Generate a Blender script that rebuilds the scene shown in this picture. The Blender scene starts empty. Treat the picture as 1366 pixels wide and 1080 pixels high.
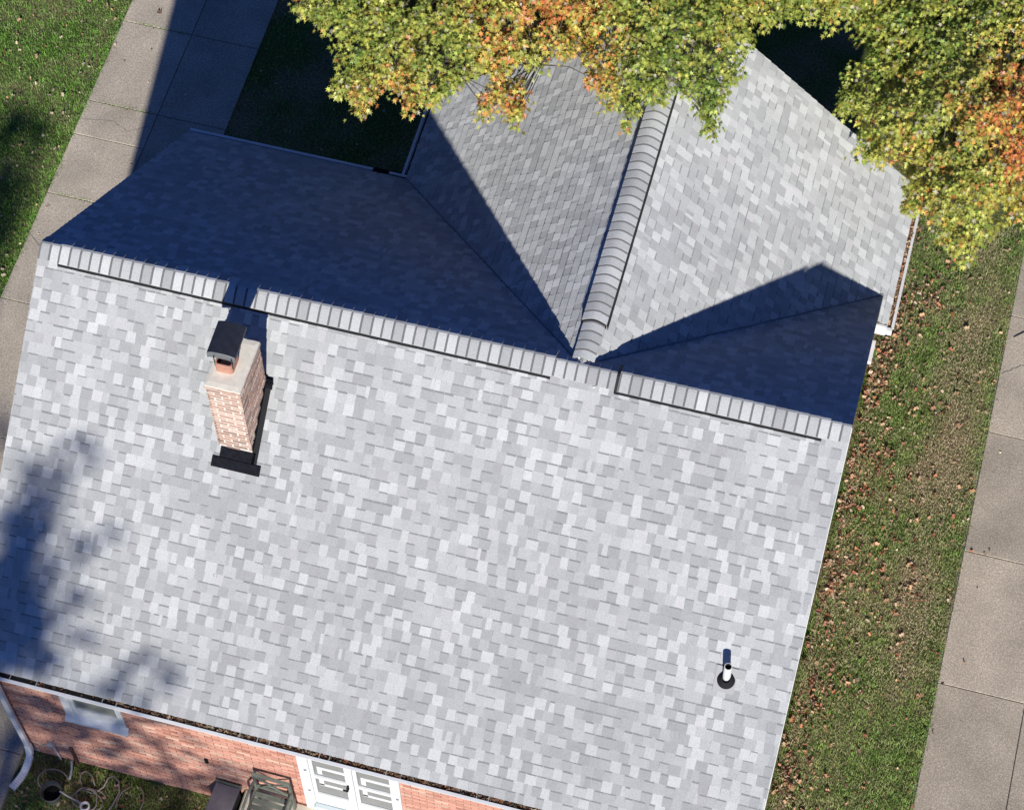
import bpy, math, random
import numpy as np
from mathutils import Vector, Matrix

random.seed(7)
rng = np.random.default_rng(7)
sc = bpy.context.scene
COL = sc.collection
R = math.radians

# ---------------------------------------------------------------- camera, sky, sun
cam_d = bpy.data.cameras.new('camera')
cam = bpy.data.objects.new('camera', cam_d)
COL.objects.link(cam)
CAM = Vector((10.948, -15.497, 34.130))
cam.location = CAM
cam.rotation_euler = (R(29.843), R(0.5737), R(15.2023))
cam_d.sensor_width = 36.0
cam_d.lens = 36.0 * 3238.1 / 1366.0
cam_d.clip_start = 0.5
cam_d.clip_end = 800.0
sc.camera = cam

SUN = Vector((-0.19955, 0.83542, -0.51211)).normalized()      # the way the light travels
w = bpy.data.worlds.new('World')
sc.world = w
w.use_nodes = True
wn = w.node_tree.nodes
sky = wn.new('ShaderNodeTexSky')
sky.sky_type = 'NISHITA'
sky.sun_disc = False
sky.sun_elevation = R(30.8)
sky.sun_rotation = math.atan2(-SUN.x, -SUN.y)
sky.ozone_density = 7.0
sky.dust_density = 0.3
sky.air_density = 1.0
wn['Background'].inputs['Strength'].default_value = 0.062
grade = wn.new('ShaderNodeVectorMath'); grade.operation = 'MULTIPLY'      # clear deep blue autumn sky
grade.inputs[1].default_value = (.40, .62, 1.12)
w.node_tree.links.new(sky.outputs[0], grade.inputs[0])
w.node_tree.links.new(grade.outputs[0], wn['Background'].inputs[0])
sd = bpy.data.lights.new('sun', 'SUN')
sd.energy = 5.0
sd.angle = R(0.7)
sd.color = (1.0, 0.96, 0.885)
so = bpy.data.objects.new('sun', sd)
COL.objects.link(so)
so.location = (0, -20, 40)
so.rotation_euler = SUN.to_track_quat('-Z', 'Y').to_euler()
sc.view_settings.view_transform = 'Standard'
sc.view_settings.look = 'None'
sc.view_settings.gamma = 1.0
sc.view_settings.use_curve_mapping = False
sc.view_settings.exposure = 0.0

# ---------------------------------------------------------------- materials
def mat(name, col=(.5, .5, .5), rough=.8, metal=0.0, noise=0.0, nscale=20.0, attr=False, bump=0.0, bscale=80.0,
        transl=0.0, nscale2=1.2, noise2=0.0, spec=.5, drough=0.0):
    m = bpy.data.materials.new(name)
    m.use_nodes = True
    nt = m.node_tree
    N, Lk = nt.nodes, nt.links
    b = N['Principled BSDF']
    b.inputs['Roughness'].default_value = rough
    b.inputs['Metallic'].default_value = metal
    if 'Diffuse Roughness' in b.inputs: b.inputs['Diffuse Roughness'].default_value = drough
    b.inputs['Specular IOR Level'].default_value = spec
    if attr:
        a = N.new('ShaderNodeAttribute'); a.attribute_name = 'tone'
        src = a.outputs['Color']
    else:
        a = N.new('ShaderNodeRGB'); a.outputs[0].default_value = (*col, 1)
        src = a.outputs[0]
    tc = N.new('ShaderNodeTexCoord')
    for amt, scl in ((noise, nscale), (noise2, nscale2)):
        if amt <= 0:
            continue
        nz = N.new('ShaderNodeTexNoise')
        nz.inputs['Scale'].default_value = scl
        nz.inputs['Detail'].default_value = 5
        Lk.new(tc.outputs['Object'], nz.inputs['Vector'])
        mr = N.new('ShaderNodeMapRange')
        mr.inputs[1].default_value = .3; mr.inputs[2].default_value = .7
        mr.inputs[3].default_value = 1 - amt; mr.inputs[4].default_value = 1 + amt
        Lk.new(nz.outputs[0], mr.inputs[0])
        mx = N.new('ShaderNodeVectorMath'); mx.operation = 'SCALE'
        Lk.new(src, mx.inputs[0]); Lk.new(mr.outputs[0], mx.inputs['Scale'])
        src = mx.outputs[0]
    Lk.new(src, b.inputs['Base Color'])
    if bump > 0:
        nz = N.new('ShaderNodeTexNoise')
        nz.inputs['Scale'].default_value = bscale
        nz.inputs['Detail'].default_value = 4
        Lk.new(tc.outputs['Object'], nz.inputs['Vector'])
        bp = N.new('ShaderNodeBump'); bp.inputs['Strength'].default_value = bump
        bp.inputs['Distance'].default_value = 0.01
        Lk.new(nz.outputs[0], bp.inputs['Height']); Lk.new(bp.outputs[0], b.inputs['Normal'])
    if transl > 0:
        tr = N.new('ShaderNodeBsdfTranslucent')
        Lk.new(src, tr.inputs[0])
        ms = N.new('ShaderNodeMixShader'); ms.inputs[0].default_value = transl
        Lk.new(b.outputs[0], ms.inputs[1]); Lk.new(tr.outputs[0], ms.inputs[2])
        Lk.new(ms.outputs[0], N['Material Output'].inputs[0])
    return m

M = {}
M['shingle'] = mat('asphalt_shingle', attr=True, rough=.95, noise=.13, nscale=70, noise2=.05, nscale2=.8, bump=.6, bscale=150, spec=.25, drough=1.0)
M['felt'] = mat('roof_deck', (.20, .20, .21), .95)
M['black'] = mat('black_flashing', (.010, .011, .016), .85, noise=.35, nscale=18, spec=.12)
M['vent_black'] = mat('black_ridge_vent', (.008, .008, .01), .7)
M['white'] = mat('white_aluminium', (.80, .81, .82), .4, noise=.04, nscale=6)
M['white_wood'] = mat('white_painted_wood', (.78, .79, .79), .5, noise=.05, nscale=9)
M['brick'] = mat('brick_face', attr=True, rough=.9, noise=.16, nscale=45, bump=.3, bscale=90, spec=.2)
M['mortar'] = mat('red_wall_mortar', (.62, .46, .37), .95, noise=.15, nscale=30)
M['mortar2'] = mat('pale_chimney_mortar', (.78, .70, .63), .95, noise=.1, nscale=30)
M['crown'] = mat('cement_crown', (.80, .75, .64), .9, noise=.08, nscale=14, noise2=.05, nscale2=4)
M['terra'] = mat('terracotta', (.50, .25, .18), .8, noise=.1)
M['flue_in'] = mat('flue_inside', (.10, .015, .01), .9)
M['cowl'] = mat('painted_black_steel', (.022, .024, .034), .5, noise=.2, nscale=12)
M['cowl_lip'] = mat('worn_grey_steel', (.16, .17, .18), .5, noise=.2, nscale=30)
M['pvc'] = mat('white_pvc', (.82, .82, .80), .4)
M['rubber'] = mat('black_rubber', (.022, .022, .025), .8, spec=.15)
M['grey_metal'] = mat('grey_metal_sheet', (.34, .34, .35), .6)
M['hole'] = mat('pipe_inside', (.01, .01, .01), .9)
M['glass'] = mat('door_glass', (.23, .24, .24), .12, noise=.1, nscale=3)
M['winglass'] = mat('window_glass', (.33, .34, .29), .15)
M['pale_panel'] = mat('pale_blue_step', (.55, .62, .64), .6, noise=.04)
M['leaf'] = mat('autumn_leaf', attr=True, rough=.42, noise=.15, nscale=9, transl=.22, spec=.55)
M['dead'] = mat('dead_leaf', attr=True, rough=.7, noise=.15, nscale=30, spec=.3)
M['blade'] = mat('grass_blade', attr=True, rough=.6, transl=.2, spec=.3)
M['bark'] = mat('grey_bark', (.11, .095, .08), .95, noise=.3, nscale=8, bump=.6, bscale=20)
M['gutter_in'] = mat('gutter_inside', (.03, .026, .022), .8, noise=.3, nscale=12)
M['hose'] = mat('faded_garden_hose', (.33, .29, .24), .6, noise=.15, nscale=8)
M['bucket'] = mat('green_grey_plastic', (.13, .14, .11), .6, noise=.15, nscale=8)
M['pot_shade'] = mat('painted_pot_shade', (.008, .006, .005), 1)
M['patio'] = mat('weathered_green_metal', (.15, .175, .145), .5, noise=.2, nscale=12)
M['boxlid'] = mat('grey_box_lid', (.17, .165, .19), .55, noise=.12, nscale=10)
M['boxside'] = mat('dark_box_side', (.03, .03, .035), .7)
M['rust'] = mat('rusty_steel', (.16, .07, .045), .8, noise=.3, nscale=20)
M['galv'] = mat('galvanised_steel', (.42, .42, .42), .45, noise=.1)
M['stoop'] = mat('pale_stoop_concrete', (.60, .56, .47), .9, noise=.12, nscale=12, noise2=.08)
M['seal'] = mat('pale_sealant', (.85, .85, .82), .5)
M['hinge'] = mat('grey_hinge', (.2, .22, .25), .5)

def slab_mat(name, base):
    m = mat(name, base, .92, noise=.16, nscale=30, noise2=.16, nscale2=1.3, bump=.5, bscale=60, spec=.25)
    nt = m.node_tree; N, Lk = nt.nodes, nt.links
    b = N['Principled BSDF']
    src = b.inputs['Base Color'].links[0].from_socket
    tc = N.new('ShaderNodeTexCoord')
    # pebbles showing through and dark specks
    vo = N.new('ShaderNodeTexVoronoi'); vo.inputs['Scale'].default_value = 42
    Lk.new(tc.outputs['Object'], vo.inputs['Vector'])
    mr = N.new('ShaderNodeMapRange'); mr.inputs[1].default_value = .0; mr.inputs[2].default_value = .55
    mr.inputs[3].default_value = 1.35; mr.inputs[4].default_value = .80
    Lk.new(vo.outputs['Distance'], mr.inputs[0])
    vo2 = N.new('ShaderNodeTexVoronoi'); vo2.inputs['Scale'].default_value = 9
    Lk.new(tc.outputs['Object'], vo2.inputs['Vector'])
    mr2 = N.new('ShaderNodeMapRange'); mr2.inputs[1].default_value = .03; mr2.inputs[2].default_value = .10
    mr2.inputs[3].default_value = .35; mr2.inputs[4].default_value = 1.0
    Lk.new(vo2.outputs['Distance'], mr2.inputs[0])
    mu = N.new('ShaderNodeMath'); mu.operation = 'MULTIPLY'
    Lk.new(mr.outputs[0], mu.inputs[0]); Lk.new(mr2.outputs[0], mu.inputs[1])
    sc_ = N.new('ShaderNodeVectorMath'); sc_.operation = 'SCALE'
    Lk.new(src, sc_.inputs[0]); Lk.new(mu.outputs[0], sc_.inputs['Scale'])
    Lk.new(sc_.outputs[0], b.inputs['Base Color'])
    return m
M['slab'] = slab_mat('aged_concrete', (.55, .48, .385))
M['slab2'] = slab_mat('aged_concrete_grey', (.48, .42, .335))

def lawn_mat():
    m = bpy.data.materials.new('lawn'); m.use_nodes = True
    nt = m.node_tree; N, Lk = nt.nodes, nt.links
    b = N['Principled BSDF']; b.inputs['Roughness'].default_value = .95
    b.inputs['Specular IOR Level'].default_value = .1
    tc = N.new('ShaderNodeTexCoord')
    n1 = N.new('ShaderNodeTexNoise'); n1.inputs['Scale'].default_value = .9; n1.inputs['Detail'].default_value = 6
    n2 = N.new('ShaderNodeTexNoise'); n2.inputs['Scale'].default_value = 26; n2.inputs['Detail'].default_value = 6
    Lk.new(tc.outputs['Object'], n1.inputs['Vector']); Lk.new(tc.outputs['Object'], n2.inputs['Vector'])
    r1 = N.new('ShaderNodeValToRGB')
    r1.color_ramp.elements[0].position = .42; r1.color_ramp.elements[0].color = (.10, .15, .035, 1)
    r1.color_ramp.elements[1].position = .68; r1.color_ramp.elements[1].color = (.28, .215, .13, 1)
    Lk.new(n1.outputs[0], r1.inputs[0])
    r2 = N.new('ShaderNodeMapRange'); r2.inputs[1].default_value = .3; r2.inputs[2].default_value = .7
    r2.inputs[3].default_value = .35; r2.inputs[4].default_value = 1.25
    Lk.new(n2.outputs[0], r2.inputs[0])
    s = N.new('ShaderNodeVectorMath'); s.operation = 'SCALE'
    Lk.new(r1.outputs[0], s.inputs[0]); Lk.new(r2.outputs[0], s.inputs['Scale'])
    Lk.new(s.outputs[0], b.inputs['Base Color'])
    bp = N.new('ShaderNodeBump'); bp.inputs['Strength'].default_value = 1; bp.inputs['Distance'].default_value = .02
    Lk.new(n2.outputs[0], bp.inputs['Height']); Lk.new(bp.outputs[0], b.inputs['Normal'])
    return m
M['lawn'] = lawn_mat()

# ---------------------------------------------------------------- helpers
class MB:
    """collects polygons with a tone and becomes one mesh"""
    def __init__(s): s.v = []; s.f = []; s.t = []
    def poly(s, pts, tone=(.5, .5, .5)):
        i = len(s.v); s.v += [tuple(p) for p in pts]; s.f.append(tuple(range(i, i + len(pts)))); s.t.append(tone)
    def box(s, x0, x1, y0, y1, z0, z1, tone=(.5, .5, .5), mtx=None, bev=0.0):
        P = [(x0, y0, z0), (x1, y0, z0), (x1, y1, z0), (x0, y1, z0), (x0, y0, z1), (x1, y0, z1), (x1, y1, z1), (x0, y1, z1)]
        if bev > 0:
            P = P[:4] + [(x0, y0, z1 - bev), (x1, y0, z1 - bev), (x1, y1, z1 - bev), (x0, y1, z1 - bev),
                         (x0 + bev, y0 + bev, z1), (x1 - bev, y0 + bev, z1), (x1 - bev, y1 - bev, z1), (x0 + bev, y1 - bev, z1)]
            F = [(3, 2, 1, 0), (0, 1, 5, 4), (1, 2, 6, 5), (2, 3, 7, 6), (3, 0, 4, 7), (4, 5, 9, 8), (5, 6, 10, 9), (6, 7, 11, 10), (7, 4, 8, 11), (8, 9, 10, 11)]
        else:
            F = [(3, 2, 1, 0), (4, 5, 6, 7), (0, 1, 5, 4), (1, 2, 6, 5), (2, 3, 7, 6), (3, 0, 4, 7)]
        if mtx is not None: P = [tuple(mtx @ Vector(p)) for p in P]
        i = len(s.v); s.v += P
        for f in F: s.f.append(tuple(k + i for k in f)); s.t.append(tone)
    def tube(s, pts, rad, n=8, tone=(.5, .5, .5), cap=True):
        pts = [Vector(p) for p in pts]
        if not hasattr(rad, '__len__'): rad = [rad] * len(pts)
        rings = []
        up = Vector((0, 0, 1))
        for k, p in enumerate(pts):
            d = (pts[min(k + 1, len(pts) - 1)] - pts[max(k - 1, 0)]).normalized()
            a = d.cross(up)
            if a.length < 1e-3: a = d.cross(Vector((0, 1, 0)))
            a.normalize(); b = d.cross(a)
            i = len(s.v)
            for j in range(n):
                th = 2 * math.pi * j / n
                s.v.append(tuple(p + (a * math.cos(th) + b * math.sin(th)) * rad[k]))
            rings.append(i)
        for k in range(len(rings) - 1):
            for j in range(n):
                s.f.append((rings[k] + j, rings[k] + (j + 1) % n, rings[k + 1] + (j + 1) % n, rings[k + 1] + j)); s.t.append(tone)
        if cap:
            s.f.append(tuple(rings[0] + j for j in range(n))[::-1]); s.t.append(tone)
            s.f.append(tuple(rings[-1] + j for j in range(n))); s.t.append(tone)
    def lathe(s, c, prof, n=24, tone=(.5, .5, .5), mtx=None):
        c = Vector(c); rings = []
        for r, z in prof:
            rings.append(len(s.v))
            for j in range(n):
                th = 2 * math.pi * j / n
                p = Vector((r * math.cos(th), r * math.sin(th), z))
                if mtx is not None: p = mtx @ p
                s.v.append(tuple(c + p))
        for k in range(len(rings) - 1):
            for j in range(n):
                s.f.append((rings[k] + j, rings[k] + (j + 1) % n, rings[k + 1] + (j + 1) % n, rings[k + 1] + j)); s.t.append(tone)
    def build(s, name, m, parent=None, smooth=False, kind=None):
        me = bpy.data.meshes.new(name)
        me.from_pydata(s.v, [], s.f)
        ca = me.attributes.new('tone', 'FLOAT_COLOR', 'FACE')
        ca.data.foreach_set('color', np.array([(*t, 1.0) for t in s.t], dtype=np.float32).ravel())
        me.materials.append(m)
        if smooth:
            me.polygons.foreach_set('use_smooth', [True] * len(me.polygons))
        o = bpy.data.objects.new(name, me)
        COL.objects.link(o)
        if parent is not None: o.parent = parent
        if kind: o['kind'] = kind
        return o

def np_mesh(name, V, F, T, m, parent=None, kind=None, k=3):
    """V (n,3), F (m,k) same-size faces, T (m,3) tones"""
    me = bpy.data.meshes.new(name)
    me.vertices.add(len(V)); me.vertices.foreach_set('co', V.astype(np.float32).ravel())
    me.loops.add(F.size); me.loops.foreach_set('vertex_index', F.astype(np.int32).ravel())
    me.polygons.add(len(F)); me.polygons.foreach_set('loop_start', np.arange(0, F.size, k, dtype=np.int32))
    me.update(calc_edges=True)
    ca = me.attributes.new('tone', 'FLOAT_COLOR', 'FACE')
    ca.data.foreach_set('color', np.c_[T, np.ones(len(T))].astype(np.float32).ravel())
    me.materials.append(m)
    o = bpy.data.objects.new(name, me); COL.objects.link(o)
    if parent is not None: o.parent = parent
    if kind: o['kind'] = kind
    return o

def empty(name, loc=(0, 0, 0)):
    o = bpy.data.objects.new(name, None); COL.objects.link(o); o.empty_display_size = .2
    return o                       # at the world origin: its children carry world coordinates

def tag(o, label, cat=None, group=None):
    o['label'] = label
    if cat: o['category'] = cat
    if group: o['group'] = group
    return o

def struct(o):
    o['kind'] = 'structure'; return o

# ---------------------------------------------------------------- house measures
L = 10.9                       # main ridge, along x
T = 0.7823; P = math.atan(T)   # main pitch
TW = 0.9294; PW = math.atan(TW)
WF = WB = 4.60                 # run of the front and back slopes
Z = 7.42                       # ridge height
EZ = Z - WF * T                # eave height 3.82
XR = 7.375; XL = 3.505; XE = 11.05; YW = 6.28
WY = -4.30                     # front wall
YV = (L - XR) * TW / T         # foot of the right valley

# ---------------------------------------------------------------- ground
g = MB(); g.poly([(-70, -70, 0), (90, -70, 0), (90, 90, 0), (-70, 90, 0)])
ground = struct(g.build('ground', M['lawn']))
ground['label'] = 'worn autumn lawn round the house, green with straw coloured bare patches'

def slab(par, x0, x1, y0, y1, m, top=.035, yb=None):
    """one cast slab with a rounded arris; x at the low-y end and the high-y end can differ"""
    s = MB(); gp = .007
    s.box(x0 + gp, x1 - gp, y0 + gp, y1 - gp, -.05, top + random.uniform(-.003, .003), bev=.006)
    return s.build('slab', m, par)

# right-hand sidewalk: two strips of slabs
sw = struct(empty('sidewalk'))
sw['label'] = 'concrete sidewalk of large grey brown slabs beside the leaf strewn lawn'
b_ = MB(); b_.box(12.98, 15.68, -12, 24, -.06, .006)
b_.build('joint_bed', M['felt'], sw)
ys = [-11.3, -8.9, -6.6, -4.3, -2.0, .27, 2.58, 4.78, 7.05, 9.3, 11.6, 13.9, 16.2, 18.5]
for i in range(len(ys) - 1):
    slab(sw, 13.0, 14.335, ys[i], ys[i + 1], M['slab'] if i % 2 else M['slab2'])
    slab(sw, 14.335, 15.66, ys[i] + .0, ys[i + 1], M['slab2'])

# left-hand driveway
dw = struct(empty('driveway'))
dw['label'] = 'old concrete driveway in two strips of slabs along the left gable'
b_ = MB(); b_.box(-3.28, -.76, -12, 24, -.06, .006); b_.box(-.76, -.02, -12, 4.3, -.06, .005)
b_.build('joint_bed', M['felt'], dw)
ysl = [-11.5, -9.2, -6.9, -4.42, -2.0, .6, 3.1, 5.3, 7.32, 9.14, 11.4, 13.7, 16, 18.4]
for i in range(len(ysl) - 1):
    if ysl[i] == 5.3:
        slab(dw, -3.3, -2.0, 5.3, 6.58, M['slab']); slab(dw, -3.3, -2.0, 6.58, 7.32, M['slab'])
    else:
        slab(dw, -3.3, -2.0, ysl[i], ysl[i + 1], M['slab'])
    slab(dw, -2.0, -.75, ysl[i], ysl[i + 1], M['slab2'])
    if ysl[i + 1] < 4:
        slab(dw, -.75, -.03, ysl[i], ysl[i + 1], M['slab2'])

# ---------------------------------------------------------------- house
house = empty('house')
tag(house, 'brick house with light grey shingled cross-gable roof, brick chimney and white gutters', 'house')

# walls: a solid behind the bricks (front skin of bricks stands proud of it)
wl = MB()
x0, x1, y1 = .05, L - .05, WB - .3
WI = WY + .03
ZS = EZ + .10
def wall_prism(s, xa, xb, ya, yb, zt):
    s.poly([(xa, ya, 0), (xb, ya, 0), (xb, ya, zt), (xa, ya, zt)])
    s.poly([(xb, yb, 0), (xa, yb, 0), (xa, yb, zt), (xb, yb, zt)])
wall_prism(wl, x0, x1, WI, y1, ZS)
zr = Z - .12
for xx, fl in ((x0, 1), (x1, 0)):
    pp = [(xx, y1, 0), (xx, WI, 0), (xx, WI, ZS), (xx, 0, zr), (xx, y1, ZS)]
    wl.poly(pp if not fl else pp[::-1])
wl.build('wall', M['mortar'], house)
ww = MB()
wx0, wx1, wy0, wy1 = XL + .3, L - .06, 4.31, YW - .06
zl = Z - (XR - wx0) * TW - .12; zrr = Z - (wx1 - XR) * TW - .12
ww.poly([(wx0, wy1, 0), (wx0, wy0, 0), (wx0, wy0, zl), (wx0, wy1, zl)])
ww.poly([(wx1, wy0, 0), (wx1, wy1, 0), (wx1, wy1, zrr), (wx1, wy0, zrr)])
ww.poly([(wx1, wy1, 0), (wx0, wy1, 0), (wx0, wy1, zl), (XR, wy1, Z - .12), (wx1, wy1, zrr)])
ww.build('rear_wall', M['brick'], house)
for f in bpy.data.objects['rear_wall'].data.attributes['tone'].data: f.color = (.36, .16, .12, 1)

# ---- bricks
def brick_tone(kind):
    if kind == 'wall':
        r = random.random()
        if r < .14: c = (.68, .46, .35)
        elif r < .25: c = (.50, .23, .17)
        else: c = (.66, .345, .26)
    else:
        r = random.random()
        if r < .25: c = (.60, .46, .38)
        elif r < .4: c = (.34, .235, .19)
        else: c = (.50, .34, .27)
    k = random.uniform(.86, 1.14)
    return tuple(min(.9, a * k) for a in c)

n_brick = [0]
def lay(axis, a0, a1, z0, z1, plane, out, kind, n_parts, par, keep=lambda a, b, z: True, order=None, bl=.203, bh=.0575, mj=.0115, clip=None):
    """courses of running-bond bricks on a vertical plane; the largest in view are parts, the rest one stuff part"""
    todo = []
    z = z0; row = 0
    while z + bh <= z1 + .001:
        a = a0 - (bl + mj) / 2 * (row % 2)
        while a < a1 - .02:
            b0, b1 = max(a, a0), min(a + bl, a1)
            if b1 - b0 > .03:
                segs = clip(b0, b1, z) if clip else [(b0, b1)]
                for s0, s1 in segs:
                    if s1 - s0 > .03 and keep(s0, s1, z): todo.append((s0, s1, z))
            a += bl + mj
        z += bh + mj; row += 1
    if order: todo.sort(key=order)
    rest = MB()
    for k, (b0, b1, z) in enumerate(todo):
        tn = brick_tone(kind); d = random.uniform(.006, .012)
        s = MB() if k < n_parts else rest
        pl, po = (plane + out * .0, plane + out * d)
        lo, hi = min(pl - out * .02, po), max(pl - out * .02, po)
        if axis == 'x': s.box(b0, b1, lo, hi, z, z + bh, tn)
        else: s.box(lo, hi, b0, b1, z, z + bh, tn)
        if k < n_parts:
            s.build('brick', M['brick'], par); n_brick[0] += 1
    if rest.f: rest.build('brickwork', M['brick'], par, kind='stuff')

# openings of the front wall
WIN = (1.0, 1.92, 1.90, 3.15)
DOOR = (4.50, 5.98, .78, 2.95)
def clipper(b0, b1, z):
    segs = [(b0, b1)]
    for (a, b, c, d) in (WIN, DOOR):
        if z + .0575 > c and z < d:
            out = []
            for s0, s1 in segs:
                if s1 <= a or s0 >= b: out.append((s0, s1))
                else:
                    if s0 < a: out.append((s0, a))
                    if s1 > b: out.append((b, s1))
            segs = out
    return segs
def vis_order(t):
    b0, b1, z = t; xm = (b0 + b1) / 2
    hidden = z > 2.75 or (xm > 6 and z < 1.0 + (xm - 6) * .8)
    return (1 if hidden else 0, -(b1 - b0 > .19), random.random())
lay('x', .03, L - .03, .04, 3.75, WY, -1, 'wall', 150, house, order=vis_order, clip=clipper)
# left and right gable walls: brick skins on the driveway and lawn sides
def gable_keep(a, b, z): return z < Z - .25 - max(abs(a), abs(b)) * T
lay('y', WY + .02, WB - .3, .04, Z - .3, .03, -1, 'wall', 0, house, keep=gable_keep)
lay('y', WY + .02, WB - .3, .04, Z - .3, L - .03, 1, 'wall', 0, house, keep=gable_keep)

# ---- fascia, soffit, rake boards
fs = MB(); fs.box(0, L, -WF + .03, -WF + .055, EZ - .19, EZ - .03); fs.build('fascia', M['white'], house)
fs = MB(); fs.box(.0, XL, WB - .055, WB - .03, EZ - .19, EZ - .03)
fs.box(XL + .03, XL + .055, WB + .0, YW, EZ - .19, EZ - .03); fs.build('fascia', M['white'], house)
zre = Z - (XE - XR) * TW
fs = MB(); fs.box(XE - .055, XE - .03, 3.76, YW, zre - .18, zre - .03); fs.build('fascia', M['white'], house)
sf = MB(); sf.box(.0, L, -WF + .056, WY - .002, EZ - .17, EZ - .15); sf.box(0, L, WB - .3, WB - .056, EZ - .17, EZ - .15)
sf.build('soffit', M['white'], house)
def rake(xa, xb, ya, yb, za, zb, w_=.14):
    s = MB()
    for xx in (xa, xb):
        s.poly([(xx, ya, za - .03), (xx, yb, zb - .03), (xx, yb, zb - .03 - w_), (xx, ya, za - .03 - w_)])
    s.poly([(xa, ya, za - .03 - w_), (xa, yb, zb - .03 - w_), (xb, yb, zb - .03 - w_), (xb, ya, za - .03 - w_)])
    s.poly([(xa, ya, za - .03), (xa, yb, zb - .03), (xb, yb, zb - .03), (xb, ya, za - .03)])
    s.poly([(xa, ya, za - .03), (xb, ya, za - .03), (xb, ya, za - .03 - w_), (xa, ya, za - .03 - w_)])
    s.poly([(xa, yb, zb - .03), (xb, yb, zb - .03), (xb, yb, zb - .03 - w_), (xa, yb, zb - .03 - w_)])
    return s.build('rake_board', M['white_wood'], house)
rake(.004, .028, -WF, 0, EZ, Z); rake(.004, .028, WB, 0, EZ, Z)
rake(L - .012, L + .005, -WF, 0, EZ + .02, Z + .02); rake(L - .028, L - .004, YV, 0, Z - YV * T, Z)
def rake_y(y, xa, xb, za, zb, w_=.14):
    s = MB()
    for yy in (y, y + .024):
        s.poly([(xa, yy, za - .03), (xb, yy, zb - .03), (xb, yy, zb - .03 - w_), (xa, yy, za - .03 - w_)])
    s.poly([(xa, y, za - .03 - w_), (xb, y, zb - .03 - w_), (xb, y + .024, zb - .03 - w_), (xa, y + .024, za - .03 - w_)])
    return s.build('rake_board', M['white_wood'], house)
rake_y(YW - .028, XL, XR, EZ, Z); rake_y(YW - .028, XE, XR, zre, Z)

# ---------------------------------------------------------------- roof
roof = MB()
def deck(pts, th=.028):
    n = (Vector(pts[1]) - Vector(pts[0])).cross(Vector(pts[2]) - Vector(pts[0])).normalized()
    if n.z < 0: n = -n
    lo = [tuple(Vector(p) - n * th) for p in pts]
    roof.poly(pts); roof.poly(lo[::-1])
    for i in range(len(pts)):
        j = (i + 1) % len(pts); roof.poly([pts[i], lo[i], lo[j], pts[j]])
deck([(0, 0, Z), (0, -WF, EZ), (L, -WF, EZ), (L, 0, Z)])
deck([(0, 0, Z), (XR, 0, Z), (XL, WB, EZ), (0, WB, EZ)])
deck([(XR, 0, Z), (L, 0, Z), (L, YV, Z - YV * T)])
deck([(XR, 0, Z), (XR, YW, Z), (XL, YW, EZ), (XL, WB, EZ)])
deck([(XR, 0, Z), (L, YV, Z - YV * T), (XE, YV, zre), (XE, YW, zre), (XR, YW, Z)])
deck([(L - .0, YV, Z - (L - XR) * TW), (L, 3.76, Z - (L - XR) * TW), (XE, 3.76, zre), (XE, YV, zre)])
roof_o = roof.build('roof', M['felt'], house)

EXPO = .146
def clip_poly(poly, hp):
    for (a, b, c) in hp:           # keep a*u+b*v <= c
        out = []
        for i in range(len(poly)):
            p, q_ = poly[i], poly[(i + 1) % len(poly)]
            dp, dq = a * p[0] + b * p[1] - c, a * q_[0] + b * q_[1] - c
            if dp <= 0: out.append(p)
            if (dp < 0 < dq) or (dq < 0 < dp):
                k = dp / (dp - dq); out.append((p[0] + (q_[0] - p[0]) * k, p[1] + (q_[1] - p[1]) * k))
        poly = out
        if len(poly) < 3: return []
    return poly
def hps(poly):
    """half planes of a convex polygon"""
    cx = sum(p[0] for p in poly) / len(poly); cy = sum(p[1] for p in poly) / len(poly)
    r = []
    for i in range(len(poly)):
        p, q_ = poly[i], poly[(i + 1) % len(poly)]
        a, b = q_[1] - p[1], -(q_[0] - p[0]); c = a * p[0] + b * p[1]
        if a * cx + b * cy > c: a, b, c = -a, -b, -c
        r.append((a, b, c))
    return r
def area(poly):
    return abs(sum(poly[i][0] * poly[(i + 1) % len(poly)][1] - poly[(i + 1) % len(poly)][0] * poly[i][1] for i in range(len(poly)))) / 2

LIGHT, MID, DARK = (.592, .604, .606), (.515, .526, .530), (.445, .455, .460)
def tone(cl):
    r = random.random() + cl
    c = LIGHT if r > .80 else MID if r > .40 else DARK
    k = random.uniform(.93, 1.06)
    if random.random() < .05: return (c[0] * k * 1.01, c[1] * k * .985, c[2] * k)
    return tuple(a * k for a in c)

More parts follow.
